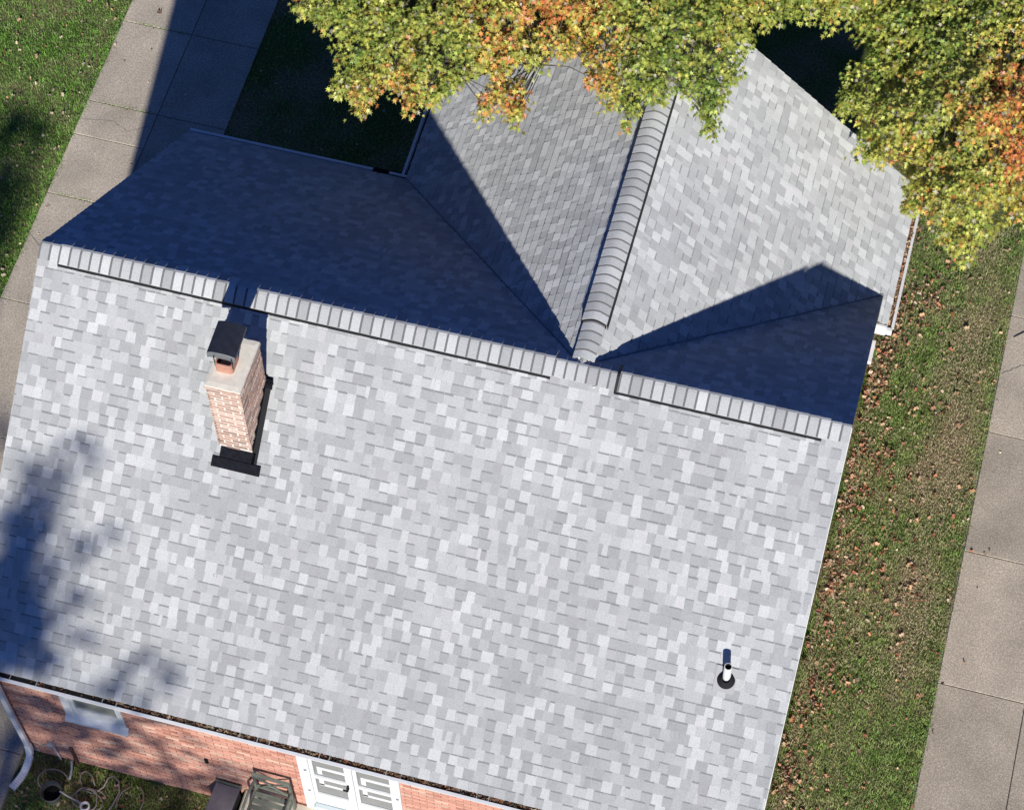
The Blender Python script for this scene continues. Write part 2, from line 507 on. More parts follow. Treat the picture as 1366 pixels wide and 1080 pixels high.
def shingle_cells(O, U, V, N, poly, hu=(0, 12)):
    """cells (polygon in world, tone) of laminated shingles laid over one slope"""
    O, U, V, N = Vector(O), Vector(U).normalized(), Vector(V).normalized(), Vector(N).normalized()
    H = hps(poly)
    umin = min(p[0] for p in poly); umax = max(p[0] for p in poly)
    vmax = max(p[1] for p in poly)
    rows = int(math.ceil(vmax / EXPO)); v_off = vmax - rows * EXPO
    cells = []
    for r in range(rows):
        v0, v1 = v_off + r * EXPO, v_off + (r + 1) * EXPO
        u = umin - .27 + random.uniform(-.035, .035); ci = r + (random.random() < .15); u_base = u; ck = 0; per = random.uniform(.130, .137)
        slab_u = u + random.uniform(.3, 1.0); slab_dv = 0.0
        prev = False
        while u < umax:
            ck += 1; ci += 1
            tooth = (ci % 2 == 0) if random.random() < .9 else (ci % 2 == 1)
            wd = u_base + ck * per + random.uniform(-.022, .022) - u
            if random.random() < .05: wd = .045; ck -= 1
            wd = max(wd, .04)
            if u > slab_u: slab_u = u + 1.0; slab_dv = random.uniform(-.004, .004)
            cl = .10 * math.sin(u * 1.3 + r * .21) * math.sin(r * .37 - u * .5)
            if tooth: cl += .26
            else: cl -= .26
            sk = random.uniform(-.001, .004) if tooth else -.001
            e1 = v1 + slab_dv
            pl = [(u + sk, v0), (u + wd - sk, v0), (u + wd + .002 + sk * .3, e1), (u - sk * .3 + .0, e1)]
            if tooth: pass
            pc = clip_poly(pl, H)
            if pc and area(pc) > 4e-4:
                base = .0035; lift = .0125 if tooth else .0085
                def W(p, extra=0.0, vv0=v0):
                    fr = min(1.1, max(0, (p[1] - vv0) / EXPO))
                    return O + U * p[0] + V * p[1] + N * (base + lift * fr + extra)
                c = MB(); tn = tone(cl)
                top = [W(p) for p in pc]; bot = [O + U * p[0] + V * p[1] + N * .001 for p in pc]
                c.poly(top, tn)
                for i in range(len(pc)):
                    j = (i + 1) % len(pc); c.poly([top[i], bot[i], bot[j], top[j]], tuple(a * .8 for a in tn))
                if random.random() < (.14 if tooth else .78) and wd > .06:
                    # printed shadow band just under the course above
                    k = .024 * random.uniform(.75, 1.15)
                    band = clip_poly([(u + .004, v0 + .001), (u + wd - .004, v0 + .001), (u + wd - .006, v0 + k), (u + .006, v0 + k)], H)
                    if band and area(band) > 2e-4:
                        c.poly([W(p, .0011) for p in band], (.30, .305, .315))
                cc = O + U * (u + wd / 2) + V * (v0 + v1) / 2
                cells.append((c, area(pc), cc))
            u += wd + .0008
    return cells

SL = math.hypot(1, T); SLW = math.hypot(1, TW)
def norm(a): return Vector(a).normalized()
front = shingle_cells((0, 0, Z), (1, 0, 0), (0, -1, -T), (0, -T, 1),
                      [(0, .0), (L, .0), (L, WF * SL), (0, WF * SL)])
others = []
others += shingle_cells((0, 0, Z), (1, 0, 0), (0, 1, -T), (0, T, 1), [(0, 0), (XR, 0), (XL, WB * SL), (0, WB * SL)])
others += shingle_cells((0, 0, Z), (1, 0, 0), (0, 1, -T), (0, T, 1), [(XR, 0), (L, 0), (L, YV * SL)])
left_w = shingle_cells((XR, 0, Z), (0, 1, 0), (-1, 0, -TW), (-TW, 0, 1),
                       [(0, 0), (YW, 0), (YW, (XR - XL) * SLW), (WB, (XR - XL) * SLW)])
vr = (L - XR) * SLW
ve = (XE - XR) * SLW
right_w = shingle_cells((XR, 0, Z), (0, 1, 0), (1, 0, -TW), (TW, 0, 1),
                        [(0, 0), (YW, 0), (YW, ve), (YV * ve / vr, ve)])
right_w += shingle_cells((XR, 0, Z), (0, 1, 0), (1, 0, -TW), (TW, 0, 1),
                         [(YV, vr + .004), (YV * ve / vr, ve), (3.76, ve), (3.76, vr + .004)])
def seen(c):
    # inside the picture and how large it shows
    v = CAM - c[2]
    return c[1] / v.length_squared
cut = [c for c in front if c[2].y > -4.45]
cut.sort(key=seen, reverse=True)
chosen = set(id(c) for c in cut[:300])
for c in front:
    if id(c) in chosen:
        c[0].build('shingle', M['shingle'], roof_o)
rest = MB()
def merge(dst, src):
    i = len(dst.v); dst.v += src.v; dst.f += [tuple(k + i for k in f) for f in src.f]; dst.t += src.t
for c in front + others + left_w + right_w:
    if id(c) not in chosen: merge(rest, c[0])
rest.build('shingle_courses', M['shingle'], roof_o, kind='stuff')

# ---- ridge vents and caps
def ridge_section(half, h, pitch_t, e=.026, n=11):
    pts = []
    for k in range(n):
        s = -1 + 2 * k / (n - 1)
        y = s * half
        pts.append((y, -(math.sqrt((y * pitch_t) ** 2 + e * e) - e) + h))
    return pts
def ridge_run(axis, fixed, a0, a1, t_, half, h, vents, flip, e=.026):
    ridge_section_ = lambda hf, hh, tt: ridge_section(hf, hh, tt, e)
    def pt(a, y, z):
        return (a, fixed + y, Z + z) if axis == 'x' else (fixed + y, a, Z + z)
    for va, vb in vents:
        s = MB()
        sec = ridge_section_(half - .004, h + .004, t_)
        for i in range(len(sec) - 1):
            s.poly([pt(va, *sec[i]), pt(vb, *sec[i]), pt(vb, *sec[i + 1]), pt(va, *sec[i + 1])])
        for side in (0, -1):
            y, z = sec[side]; yb = y * (1.13 if axis == 'y' else 1.07)
            zb = -abs(yb) * t_ + .002
            s.poly([pt(va, y, z), pt(vb, y, z), pt(vb, yb, zb), pt(va, yb, zb)])
        for a in (va, vb):
            s.poly([pt(a, *p_) for p_ in sec] + [pt(a, sec[-1][0], -abs(sec[-1][0]) * t_), pt(a, 0, -.01), pt(a, sec[0][0], -abs(sec[0][0]) * t_)])
        s.build('ridge_vent', M['vent_black'], roof_o)
    a = a0
    while a < a1 - .02:
        b = min(a + .1435, a1)
        on = any(va - .01 <= (a + b) / 2 <= vb + .01 for va, vb in vents)
        hh = (h if on else .006) + .008
        hf = half if on else half - .02
        s = MB(); tn = tone(.12 + random.uniform(-.2, .3)); n = 11
        la, lb = (.0, .012) if not flip else (.012, .0)
        sa = ridge_section_(hf, hh + la, t_); sb = ridge_section_(hf, hh + lb, t_)
        jog = random.uniform(-.003, .003)
        for i in range(n - 1):
            s.poly([pt(a, *sa[i]), pt(b, *sb[i]), pt(b, *sb[i + 1]), pt(a, *sa[i + 1])], tn)
        s0 = ridge_section_(hf, hh - .006, t_)
        for sec, xx in ((sa, a), (sb, b)):
            for i in range(n - 1):
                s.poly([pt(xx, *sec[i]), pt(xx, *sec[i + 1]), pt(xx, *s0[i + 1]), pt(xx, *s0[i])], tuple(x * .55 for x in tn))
        for k in (0, -1):
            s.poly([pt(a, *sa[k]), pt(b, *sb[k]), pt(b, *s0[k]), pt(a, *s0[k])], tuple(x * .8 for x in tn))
        # dark printed headlap line
        q0, q1 = (a, a + .027) if not flip else (b - .027, b)
        e0 = ridge_section_(hf, hh + .0012 + (0 if not flip else 0), t_); e1 = ridge_section_(hf, hh + .0012 + .0019, t_)
        if flip: e0, e1 = e1, e0
        for i in range(0, (n - 1) if axis == 'y' else 5):
            s.poly([pt(q0, *e0[i]), pt(q1, *e1[i]), pt(q1, *e1[i + 1]), pt(q0, *e0[i + 1])], (.20, .20, .205))
        s.build('ridge_cap', M['shingle'], roof_o)
        a += .1435
ridge_run('x', 0.0, .004, L - .004, T, .20, .036, [(.29, 7.02), (7.86, 10.56)], False, e=.034)
ridge_run('y', XR, .12, YW - .004, TW, .165, .056, [(.70, YW - .3)], True, e=.10)
# woven/closed valleys: a slightly raised cut edge
for (pa, pb, wd) in (((XR - .1, .12, 0), (XL, WB, 0), .0), ):
    pass
def valley(pa, pb, n1, off):
    pa, pb, n1 = Vector(pa), Vector(pb), Vector(n1).normalized(); d = (pb - pa).normalized(); sd_ = d.cross(n1).normalized() * off
    s = MB(); m = 14
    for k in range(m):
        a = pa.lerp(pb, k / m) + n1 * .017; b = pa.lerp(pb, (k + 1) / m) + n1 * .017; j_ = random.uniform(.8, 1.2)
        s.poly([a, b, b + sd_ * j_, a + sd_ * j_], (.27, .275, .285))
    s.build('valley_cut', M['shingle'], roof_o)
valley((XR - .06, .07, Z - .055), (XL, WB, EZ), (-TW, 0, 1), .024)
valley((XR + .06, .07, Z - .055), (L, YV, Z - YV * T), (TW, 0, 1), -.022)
# sealant dabs on the last caps of the wing ridge
for dx, y in ((-.12, .74), (.12, .76), (-.13, .80), (.11, .70), (-.06, .13), (.07, .14), (.12, .16), (.22, -.19)):
    s = MB(); z = Z - abs(dx) * TW + .05 if y > .6 else Z - abs(dx) * TW + .035
    if y < 0: z = Z - abs(y) * T + .03
    s.lathe((XR + dx, y, z), [(.0, .008), (.010, .007), (.014, .003), (.015, -.01)], n=8)
    s.build('sealant_dab', M['seal'], roof_o, smooth=True)

# ---------------------------------------------------------------- chimney
ch = MB()
CX0, CX1, CY0, CY1, CZ = 2.905, 3.355, -1.655, -.90, 7.66
ch.box(CX0, CX1, CY0, CY1, 5.3, CZ)
chim = ch.build('chimney', M['mortar2'], house)
def above(a, b, z): return z > Z - abs(CY0) * T + .05
zc0 = CZ - 29 * .069
lay('x', CX0 - .006, CX1 + .006, zc0, CZ, CY0, -1, 'chim', 400, chim, keep=lambda a, b, z: z > 6.03 and (z > 6.2 or (a > CX0 + .01 and b < CX1 - .01)), bh=.041, mj=.028, bl=.185)
lay('y', CY0, CY1 + .006, zc0, CZ, CX1, 1, 'chim', 400, chim, keep=lambda a, b, z: z > Z - .05 - max(abs(a), abs(b)) * T + .14, bh=.041, mj=.028, bl=.185)
lay('y', CY0, CY1 + .006, zc0, CZ, CX0, -1, 'chim', 0, chim, keep=lambda a, b, z: z > Z - max(abs(a), abs(b)) * T + .08)
lay('x', CX0 - .006, CX1 + .006, zc0, CZ, CY1, 1, 'chim', 0, chim, keep=lambda a, b, z: z > 6.8)
# corbelled top course
s = MB(); s.box(CX0 - .022, CX1 + .022, CY0 - .022, CY1 + .022, CZ, CZ + .008)
s.build('mortar_bed', M['mortar2'], chim)
zc = CZ + .008
for (ax, a0, a1, pl, out) in (('x', CX0 - .022, CX1 + .022, CY0 - .01, -1), ('y', CY0 + .08, CY1 + .022, CX1 + .01, 1)):
    a = a0
    while a < a1 - .05:
        b = min(a + .2, a1); s = MB(); tn = brick_tone('chim')
        if ax == 'x': s.box(a, b - .008, pl - .014, pl + .09, zc, zc + .05, tn)
        else: s.box(pl - .08, pl + .014, a, b - .008, zc, zc + .05, tn)
        s.build('brick', M['brick'], chim); a += .2
# sloped cement crown with a ragged edge
s = MB(); n = 40; ring = []
xa, xb, ya, yb = CX0 - .02, CX1 + .02, CY0 - .02, CY1 + .02
per = []
for k in range(12): per.append((xa + (xb - xa) * k / 12, ya))
for k in range(16): per.append((xb, ya + (yb - ya) * k / 16))
for k in range(12): per.append((xb - (xb - xa) * k / 12, yb))
for k in range(16): per.append((xa, yb - (yb - ya) * k / 16))
cx_, cy_ = (xa + xb) / 2, (ya + yb) / 2
lo, up, inn = [], [], []
for (x, y) in per:
    j = random.uniform(-.006, .004)
    dx, dy = (x - cx_), (y - cy_); l = math.hypot(dx, dy)
    lo.append((x + dx / l * j, y + dy / l * j, zc + .045)); up.append((x + dx / l * (j - .006), y + dy / l * (j - .006), zc + .066))
    inn.append((cx_ + dx * .8, cy_ + dy * .8, zc + .074))
m_ = len(per)
for k in range(m_):
    j = (k + 1) % m_
    s.poly([lo[k], lo[j], up[j], up[k]]); s.poly([up[k], up[j], inn[j], inn[k]])
s.poly(inn)
s.build('crown', M['crown'], chim)
# terracotta flue pot, rectangular and hollow
FX0, FX1, FY0, FY1 = 2.965, 3.20, -1.44, -1.17
s = MB(); t1 = .022; zb, zt = zc + .05, zc + .245
def rr(x0, x1, y0, y1, r, z):
    o = []
    for cx, cy, a0 in ((x1 - r, y1 - r, 0), (x0 + r, y1 - r, 90), (x0 + r, y0 + r, 180), (x1 - r, y0 + r, 270)):
        for k in range(5):
            a = R(a0 + k * 22.5); o.append((cx + r * math.cos(a), cy + r * math.sin(a), z))
    return o
def skin(s, rings):
    for A, B in zip(rings[:-1], rings[1:]):
        for k in range(len(A)):
            j = (k + 1) % len(A); s.poly([A[k], A[j], B[j], B[k]])
skin(s, [rr(FX0, FX1, FY0, FY1, .04, zb), rr(FX0, FX1, FY0, FY1, .04, zt - .01), rr(FX0 + .006, FX1 - .006, FY0 + .006, FY1 - .006, .036, zt),
         rr(FX0 + t1, FX1 - t1, FY0 + t1, FY1 - t1, .025, zt)])
s.build('flue_pot', M['terra'], chim)
s = MB(); skin(s, [rr(FX0 + t1, FX1 - t1, FY0 + t1, FY1 - t1, .025, zt), rr(FX0 + t1, FX1 - t1, FY0 + t1, FY1 - t1, .025, zb)])
s.poly(rr(FX0 + t1, FX1 - t1, FY0 + t1, FY1 - t1, .025, zb + .01))
s.build('flue_lining', M['flue_in'], chim)  # dark red inner faces of the flue
# steel cowl: a rounded hood on four legs
s = MB(); hx0, hx1, hy0, hy1 = 2.86, 3.235, -1.36, -.90; hz = 8.075
prof = []
for k in range(9):
    u = -1 + k / 4; prof.append((u, -.035 * abs(u) ** 3))
A, B = [], []
for k, (u, dz) in enumerate(prof):
    x = (hx0 + hx1) / 2 + u * (hx1 - hx0) / 2
    A.append((x, dz)); 
for i in range(len(A) - 1):
    (xa_, za_), (xb_, zb_) = A[i], A[i + 1]
    s.poly([(xa_, hy0, hz + za_), (xb_, hy0, hz + zb_), (xb_, hy1, hz + zb_ + .02), (xa_, hy1, hz + za_ + .02)])
    s.poly([(xa_, hy0, hz + za_ - .02), (xb_, hy0, hz + zb_ - .02), (xb_, hy1, hz + zb_ - .0), (xa_, hy1, hz + za_ - .0)])
s.poly([(x, hy1, hz + z + .02) for x, z in A] + [(x, hy1, hz + z - .06) for x, z in A[::-1]])
for x, z in (A[0], A[-1]):
    s.poly([(x, hy0, hz + z), (x, hy1, hz + z + .02), (x, hy1, hz + z - .03), (x, hy0, hz + z - .045)])
cowl = s.build('cowl', M['cowl'], chim)
s = MB()
skin(s, [[(x, hy0 - .004, hz + z + .004) for x, z in A] + [(x, hy0 - .004, hz + z - .115) for x, z in A[::-1]],
         [(x, hy0 - .016, hz + z - .004) for x, z in A] + [(x, hy0 - .016, hz + z - .105) for x, z in A[::-1]]])
s.poly([(x, hy0 - .016, hz + z - .004) for x, z in A] + [(x, hy0 - .016, hz + z - .105) for x, z in A[::-1]])
s.build('cowl_lip', M['cowl_lip'], chim)
s = MB()
for x in (FX0 + .0, FX1 - .0):
    for y in (FY0 + .03, FY1 - .03):
        s = MB(); s.box(x - .005, x + .005, y - .005, y + .005, zt - .08, hz - .02)
        s.build('cowl_bracket', M['cowl'], chim)
# flashing: apron, side strips, back saddle
def on_front(x, y, h=0.0):
    return Vector((x, y, Z + y * T)) + Vector((0, -math.sin(P), math.cos(P))) * h
s = MB()
def flat(x0, x1, ya, yb, h0, h1, sk=0):
    a, b, c, d = on_front(x0, ya, h1), on_front(x1, ya, h1), on_front(x1 + sk, yb, h1), on_front(x0 + sk, yb, h1)
    e, f, g_, h = on_front(x0, ya, h0), on_front(x1, ya, h0), on_front(x1 + sk, yb, h0), on_front(x0 + sk, yb, h0)
    s.poly([a, b, c, d]); s.poly([a, b, f, e]); s.poly([b, c, g_, f]); s.poly([c, d, h, g_]); s.poly([d, a, e, h])
flat(CX0 - .07, CX1 + .15, -1.875, -1.765, .012, .036); flat(CX0 + .02, CX1 + .05, -1.764, -1.64, .012, .022)
s.build('apron_flashing', M['black'], chim)
s = MB(); zz = 6.09
s.box(CX0 - .005, CX1 + .01, CY0 - .022, CY0 + .02, 5.9, zz - .02); s.build('base_flashing', M['black'], chim)
s = MB()
flat(CX1 + .012, CX1 + .085, -1.76, -.83, .012, .022)
s.build('side_flashing_shade', M['rubber'], chim)  # flashing strip, its near-black colour paints the shade along the chimney side
s = MB()
for k in range(5):
    y0_, y1_ = -1.65 + k * .15, -1.65 + (k + 1) * .15
    za, zb_ = Z + y0_ * T, Z + y1_ * T
    s.box(CX1 + .010, CX1 + .0135, y0_, y1_ + .02, za, zb_ + .07); s.box(CX0 - .0135, CX0 - .010, y0_, y1_ + .02, za, zb_ + .07)
s.build('step_flashing', M['black'], chim)
s = MB()
pk = (cx_, CY1 + .005, Z + CY1 * T + .17)
s.poly([(CX0 - .08, CY1 + .0, Z + CY1 * T + .02), pk, (cx_, -.66, Z - .66 * T + .02)])
s.poly([pk, (CX1 + .12, CY1 - .01, Z + CY1 * T + .02), (cx_, -.66, Z - .66 * T + .02)])
s.box(CX1 + .0135, CX1 + .10, CY1 - .06, CY1 + .02, Z + CY1 * T - .06, Z + CY1 * T + .10)
s.build('saddle_flashing', M['black'], chim)

# ---------------------------------------------------------------- vent pipe
vx, vy = 10.055, -2.80; vz = Z + vy * T
s = MB()
flat(vx - .15, vx + .13, vy - .13, vy + .14, .010, .0225)
vp = s.build('vent_pipe', M['grey_metal'], house)
s = MB(); mt = Matrix.Rotation(P * .55, 3, 'X')
s.lathe((vx, vy, vz + .01), [(.125, -.05), (.118, .02), (.108, .035), (.10, .06), (.078, .075), (.07, .11), (.057, .125), (.05, .13)], mtx=mt)
s.build('rubber_boot', M['rubber'], vp, smooth=True)
s = MB(); s.lathe((vx, vy, vz), [(.052, .0), (.052, .42), (.050, .425), (.043, .425)]); s.build('pipe', M['pvc'], vp, smooth=False)
s = MB(); s.lathe((vx, vy, vz), [(.043, .425), (.043, .30), (.0, .30)]); s.build('pipe_opening', M['hole'], vp)

# ---------------------------------------------------------------- gutters
def gutter(axis, fixed, a0, a1, zt, out, hang, fill_mat=None):
    """K-style trough open at the top; out = the side the trough hangs on"""
    s = MB(); wd, dp = .135, .085
    def pt(a, o, z): return (a, fixed + out * o, zt + z) if axis == 'x' else (fixed + out * o, a, zt + z)
    prof = [(-.0, .0), (.0, -dp), (wd * .62, -dp), (wd * .72, -dp * .55), (wd * .98, -dp * .35), (wd, -.002), (wd + .0, .0), (wd - .042, .002), (wd - .043, -.010),
            (wd - .036, -dp * .33), (wd * .62, -dp * .5), (wd * .56, -dp + .004), (.004, -dp + .004), (.004, 0)]
    for (o0, z0), (o1, z1) in zip(prof[:-1], prof[1:]):
        s.poly([pt(a0, o0, z0), pt(a1, o0, z0), pt(a1, o1, z1), pt(a0, o1, z1)])
    for a in (a0, a1):
        s.poly([pt(a, o, z) for o, z in prof[:6]])
    gt = s.build('gutter', M['white'], house)
    f = MB(); f.poly([pt(a0 + .003, .005, -.05), pt(a1 - .003, .005, -.05), pt(a1 - .003, wd - .044, -.05), pt(a0 + .003, wd - .044, -.05)])
    f.build('gutter_debris', M['gutter_in'], gt)
    for a in hang:
        h = MB(); lo = pt(a - .006, .0, -.006); hi = pt(a + .006, wd - .012, -.001)
        h.box(min(lo[0], hi[0]), max(lo[0], hi[0]), min(lo[1], hi[1]), max(lo[1], hi[1]), lo[2], hi[2]); h.build('gutter_hanger', M['galv'], gt)
    return gt
gf = gutter('x', -WF + .028, .0, L, EZ - .035, -1, [.62, 1.0, 1.95, 2.15, 2.9, 3.9, 4.15, 4.32, 5.02, 5.16, 5.95, 6.15, 7.2, 7.36, 8.3, 8.5, 9.5])
gb = gutter('x', WB - .028, .0, XL + .0, EZ - .035, 1, [.6, 1.2, 1.8, 2.4])
gw = gutter('y', XL + .028, WB + .10, YW, EZ - .035, -1, [4.95, 5.3, 5.9])
gr = gutter('y', XE - .028, 3.79, YW, zre - .035, 1, [4.2, 5.0])
# leaves packed in the gutters
# fascia return and end cap beside the right-hand gable
s = MB(); s.box(L - .01, XE + .0, 3.70, 3.757, zre - .14, zre + .06, bev=.01); s.box(XE - .05, XE + .09, 3.715, 3.787, zre - .13, zre - .03, bev=.008)
s.build('eave_return', M['white'], house)
s = MB(); s.box(L - .03, L + .05, 3.30, 3.69, zre - .36, zre - .30, bev=.01)
s.build('eave_trim', M['white'], house)

# downspout at the front left corner
def ribbon_pipe(pts, wd, dp, name, m, par, flare=1.0, ribs=False):
    s = MB(); rings = []
    pts = [Vector(p) for p in pts]
    for k, p in enumerate(pts):
        d = (pts[min(k + 1, len(pts) - 1)] - pts[max(k - 1, 0)]).normalized()
        a = d.cross(Vector((0, 0, 1))) if abs(d.z) < .8 else Vector((1, 0, 0))
        a = (a - d * a.dot(d)).normalized(); b = a.cross(d).normalized()
        w2, d2 = wd / 2, dp / 2
        if ribs and k % 2: w2 *= .90; d2 *= .86
        rings.append([tuple(p + a * x * w2 + b * y * d2) for x, y in ((-1, -.7), (-.7, -1), (.7, -1), (1, -.7), (1, .7), (.7, 1), (-.7, 1), (-1, .7))])
    for A_, B_ in zip(rings[:-1], rings[1:]):
        for k in range(8):
            j = (k + 1) % 8; s.poly([A_[k], A_[j], B_[j], B_[k]])
    s.poly(rings[0]); s.poly(rings[-1])
    return s.build(name, m, par)
ds = ribbon_pipe([(.09, -4.66, EZ - .12), (.09, -4.64, EZ - .22), (.09, -4.40, EZ - .55), (.09, -4.385, EZ - .7), (.10, -4.385, 1.5), (.125, -4.385, .42)], .085, .065, 'downspout', M['white'], house)
ribbon_pipe([(.125, -4.385, .44), (.135, -4.40, .33), (.15, -4.45, .24)], .105, .085, 'elbow', M['white'], ds)
pp = []
for k in range(29):
    u = k / 28
    pp.append((.155 - .02 * u - .10 * u * u * 1.0, -4.46 - .52 * u, .225 - .13 * min(1, u * 2.2) + .0))
ribbon_pipe(pp, .115, .075, 'splash_extension', M['white'], ds, ribs=True)
# small downspout outlet in the rear corner
s = MB(); s.box(XL - .55, XL - .30, WB + .0, WB + .11, EZ - .06, EZ - .02); s.box(XL - .30, XL - .02, WB + .02, WB + .15, EZ - .14, EZ - .06)
s.build('gutter_outlet', M['black'], house)

# ---------------------------------------------------------------- window and door of the front wall
s = MB(); a, b, c, d = WIN
yo = WY - .03
s.box(a, a + .14, yo, WY + .03, c + .16, d); s.box(b - .07, b, yo, WY + .03, c + .16, d)
s.box(a + .14, b - .07, yo, WY + .03, d - .1, d)
win = s.build('window', M['white_wood'], house)
s = MB(); s.poly([(a - .01, yo - .06, c + .05), (b + .02, yo - .06, c + .05), (b + .02, WY + .02, c + .17), (a - .01, WY + .02, c + .17)])
s.poly([(a - .01, yo - .06, c + .0), (b + .02, yo - .06, c + .0), (b + .02, yo - .06, c + .05), (a - .01, yo - .06, c + .05)])
s.poly([(a - .01, WY, c - .03), (b + .02, WY, c - .03), (b + .02, yo - .06, c + .0), (a - .01, yo - .06, c + .0)])
for xx in (a - .01, b + .02): s.poly([(xx, yo - .06, c + .0), (xx, yo - .06, c + .05), (xx, WY + .02, c + .17), (xx, WY + .02, c - .03)])
s.build('sill', M['white_wood'], win)
s = MB(); s.box(a + .14, b - .07, WY - .005, WY + .025, c + .16, c + .40); s.box(a + .14, a + .19, WY - .004, WY + .025, c + .40, d - .1)
s.box(b - .11, b - .07, WY - .004, WY + .025, c + .40, d - .1); s.box(a + .19, b - .11, WY - .0045, WY + .024, c + .78, c + .82)
s.build('sash', M['white_wood'], win)
s = MB(); s.box(a + .17, b - .09, WY + .012, WY + .018, c + .38, d - .08); s.build('pane', M['winglass'], win)

s = MB(); a, b, c, d = DOOR
s.box(a, a + .155, WY - .045, WY + .03, c, d); s.box(b - .09, b, WY - .045, WY + .03, c, d); s.box(a + .155, b - .09, WY - .045, WY + .03, d - .08, d)
s.box(5.235, 5.295, WY - .052, WY + .03, c, d - .08)
door = s.build('door', M['white_wood'], house)
for (l0, l1) in ((4.66, 5.23), (5.30, 5.885)):
    s = MB(); yl0, yl1 = WY - .025, WY + .0
    s.box(l0, l0 + .055, yl0, yl1, c + .05, d - .085); s.box(l1 - .055, l1, yl0, yl1, c + .05, d - .085)
    s.box(l0 + .055, l1 - .055, yl0, yl1, d - .16, d - .085); s.box(l0 + .055, l1 - .055, yl0 - .003, yl1, 2.02, 2.10)
    s.box(l0 + .055, l1 - .055, yl0, yl1, c + .05, 1.42)
    lf = s.build('door_leaf', M['white_wood'], door)
    for (p0, p1) in ((2.10, d - .16), (1.42, 2.02)):
        s = MB(); s.box(l0 + .055, l1 - .055, WY + .004, WY + .010, p0, p1); s.build('pane', M['glass'], lf)
    # the inner door's rails seen through the glass
    s = MB(); yi = WY - .004
    s.box(l0 + .10, l0 + .17, yi, WY + .003, 2.16, 2.34); s.box(l0 + .10, l1 - .06, yi, WY + .003, 2.34, 2.42)
    s.box(l0 + .10, l0 + .17, yi, WY + .003, 1.74, 2.02); s.box(l0 + .10, l1 - .06, yi, WY + .003, 1.72, 1.79)
    s.build('inner_rail', M['white_wood'], lf)
s = MB(); s.box(5.19, 5.215, WY - .075, WY - .02, 1.93, 2.06); s.box(5.14, 5.215, WY - .09, WY - .07, 1.95, 1.985)
s.build('door_handle', M['rubber'], door)
for hx, hz_ in ((4.60, 2.30), (4.60, 1.52), (5.93, 2.06)):
    s = MB(); s.lathe((hx, WY - .046, hz_), [(.0, .012), (.02, .010), (.024, 0)], n=10, mtx=Matrix.Rotation(R(90), 3, 'X')); s.build('door_hinge', M['hinge'], door)
s = MB(); s.box(4.64, 5.9, WY - .12, WY - .026, .78, 1.04, bev=.02); s.build('door_threshold', M['pale_panel'], door)
# the raised stoop under the door
st = MB(); st.box(3.55, 6.6, -5.6, WY - .02, -.02, .78, bev=.02)
tag(st.build('stoop', M['stoop']), 'pale concrete stoop raised under the white double door', 'stoop')
# small holes and marks on the wall
s = MB(); s.box(3.02, 3.07, WY - .03, WY - .012, 1.48, 1.62); s.build('wall_vent', M['black'], house)
# round meter box with a white conduit, and a rusty conduit
s = MB(); s.lathe((.50, WY - .012, .56), [(.0, .06), (.05, .058), (.062, .045), (.064, 0)], n=18, mtx=Matrix.Rotation(R(90), 3, 'X'))
mb = s.build('junction_box', M['galv'], house)
s = MB(); s.tube([(.52, WY - .03, .50), (.545, WY - .03, .28), (.56, WY - .03, .02)], .014); s.build('conduit', M['pvc'], mb)
s = MB(); s.tube([(.82, WY - .03, .56), (.83, WY - .03, .35), (.83, WY - .05, .05)], .026); s.lathe((.82, WY - .03, .60), [(.0, .03), (.03, .02), (.032, -.04)], n=10)
s.build('standpipe', M['rust'], house)

# ---------------------------------------------------------------- things in the front bed
s = MB(); bx, by = .67, -4.93
s.lathe((bx, by, 0), [(.0, .005), (.115, .005), (.125, .02), (.150, .26), (.165, .265), (.167, .285), (.155, .287), (.147, .27), (.125, .16), (.0, .155)], n=28)
bucket = empty('bucket'); tag(bucket, 'round grey green plant pot standing empty among the coiled hoses', 'bucket')
s.build('pot_body', M['bucket'], bucket, smooth=True)
s = MB(); s.lathe((bx, by, .18), [(.133, .0), (.0, .002)], n=24); s.build('pot_shade_disc', M['pot_shade'], bucket)  # black disc paints the shade inside the empty pot

def hose_path(c, r0, r1, turns, z, wob, ph=0, n=26):
    pts = []
    for k in range(int(n * turns) + 1):
        a = 2 * math.pi * k / n + ph; u = k / (n * turns)
        r = r0 + (r1 - r0) * u + wob * math.sin(a * 2.3 + ph)
        pts.append((c[0] + r * math.cos(a), c[1] + r * math.sin(a) * .85, z + .02 + .012 * math.sin(a * 1.7) + .02 * u * turns))
    return pts
s = MB()
s.tube(hose_path((1.18, -4.84), .23, .16, 2.3, .01, .035, .4), .0125, n=7)
h1 = s.build('hose', M['hose'], None, smooth=True); tag(h1, 'faded tan hose coiled in two loose loops right of the plant pot', 'hose')
s = MB()
s.tube([(1.5, -5.0, .03), (1.56, -4.83, .05), (1.60, -4.62, .08), (1.55, -4.48, .12), (1.45, -4.42, .15), (1.38, -4.47, .14), (1.34, -4.60, .07), (1.22, -4.73, .03), (1.05, -4.70, .03), (.96, -4.58, .04), (.93, -4.48, .05), (1.0, -4.42, .05), (1.12, -4.48, .05), (1.20, -4.6, .04)], .0125, n=7)
h2 = s.build('hose', M['hose'], None, smooth=True); tag(h2, 'stiff hose arching up against the brick wall in a loop', 'hose')
s = MB()
s.tube([(1.86, -4.44, .03), (1.94, -4.52, .05), (1.99, -4.66, .06), (1.98, -4.82, .05), (1.93, -4.98, .03), (1.86, -5.1, .02)], .012, n=7)
s.tube([(1.62, -4.86, .03), (1.60, -4.75, .04), (1.62, -4.60, .04), (1.72, -4.48, .05)], .012, n=7)
h3 = s.build('hose', M['hose'], None, smooth=True); tag(h3, 'thin curved hose end lying right of the arched loop by the wall', 'hose')
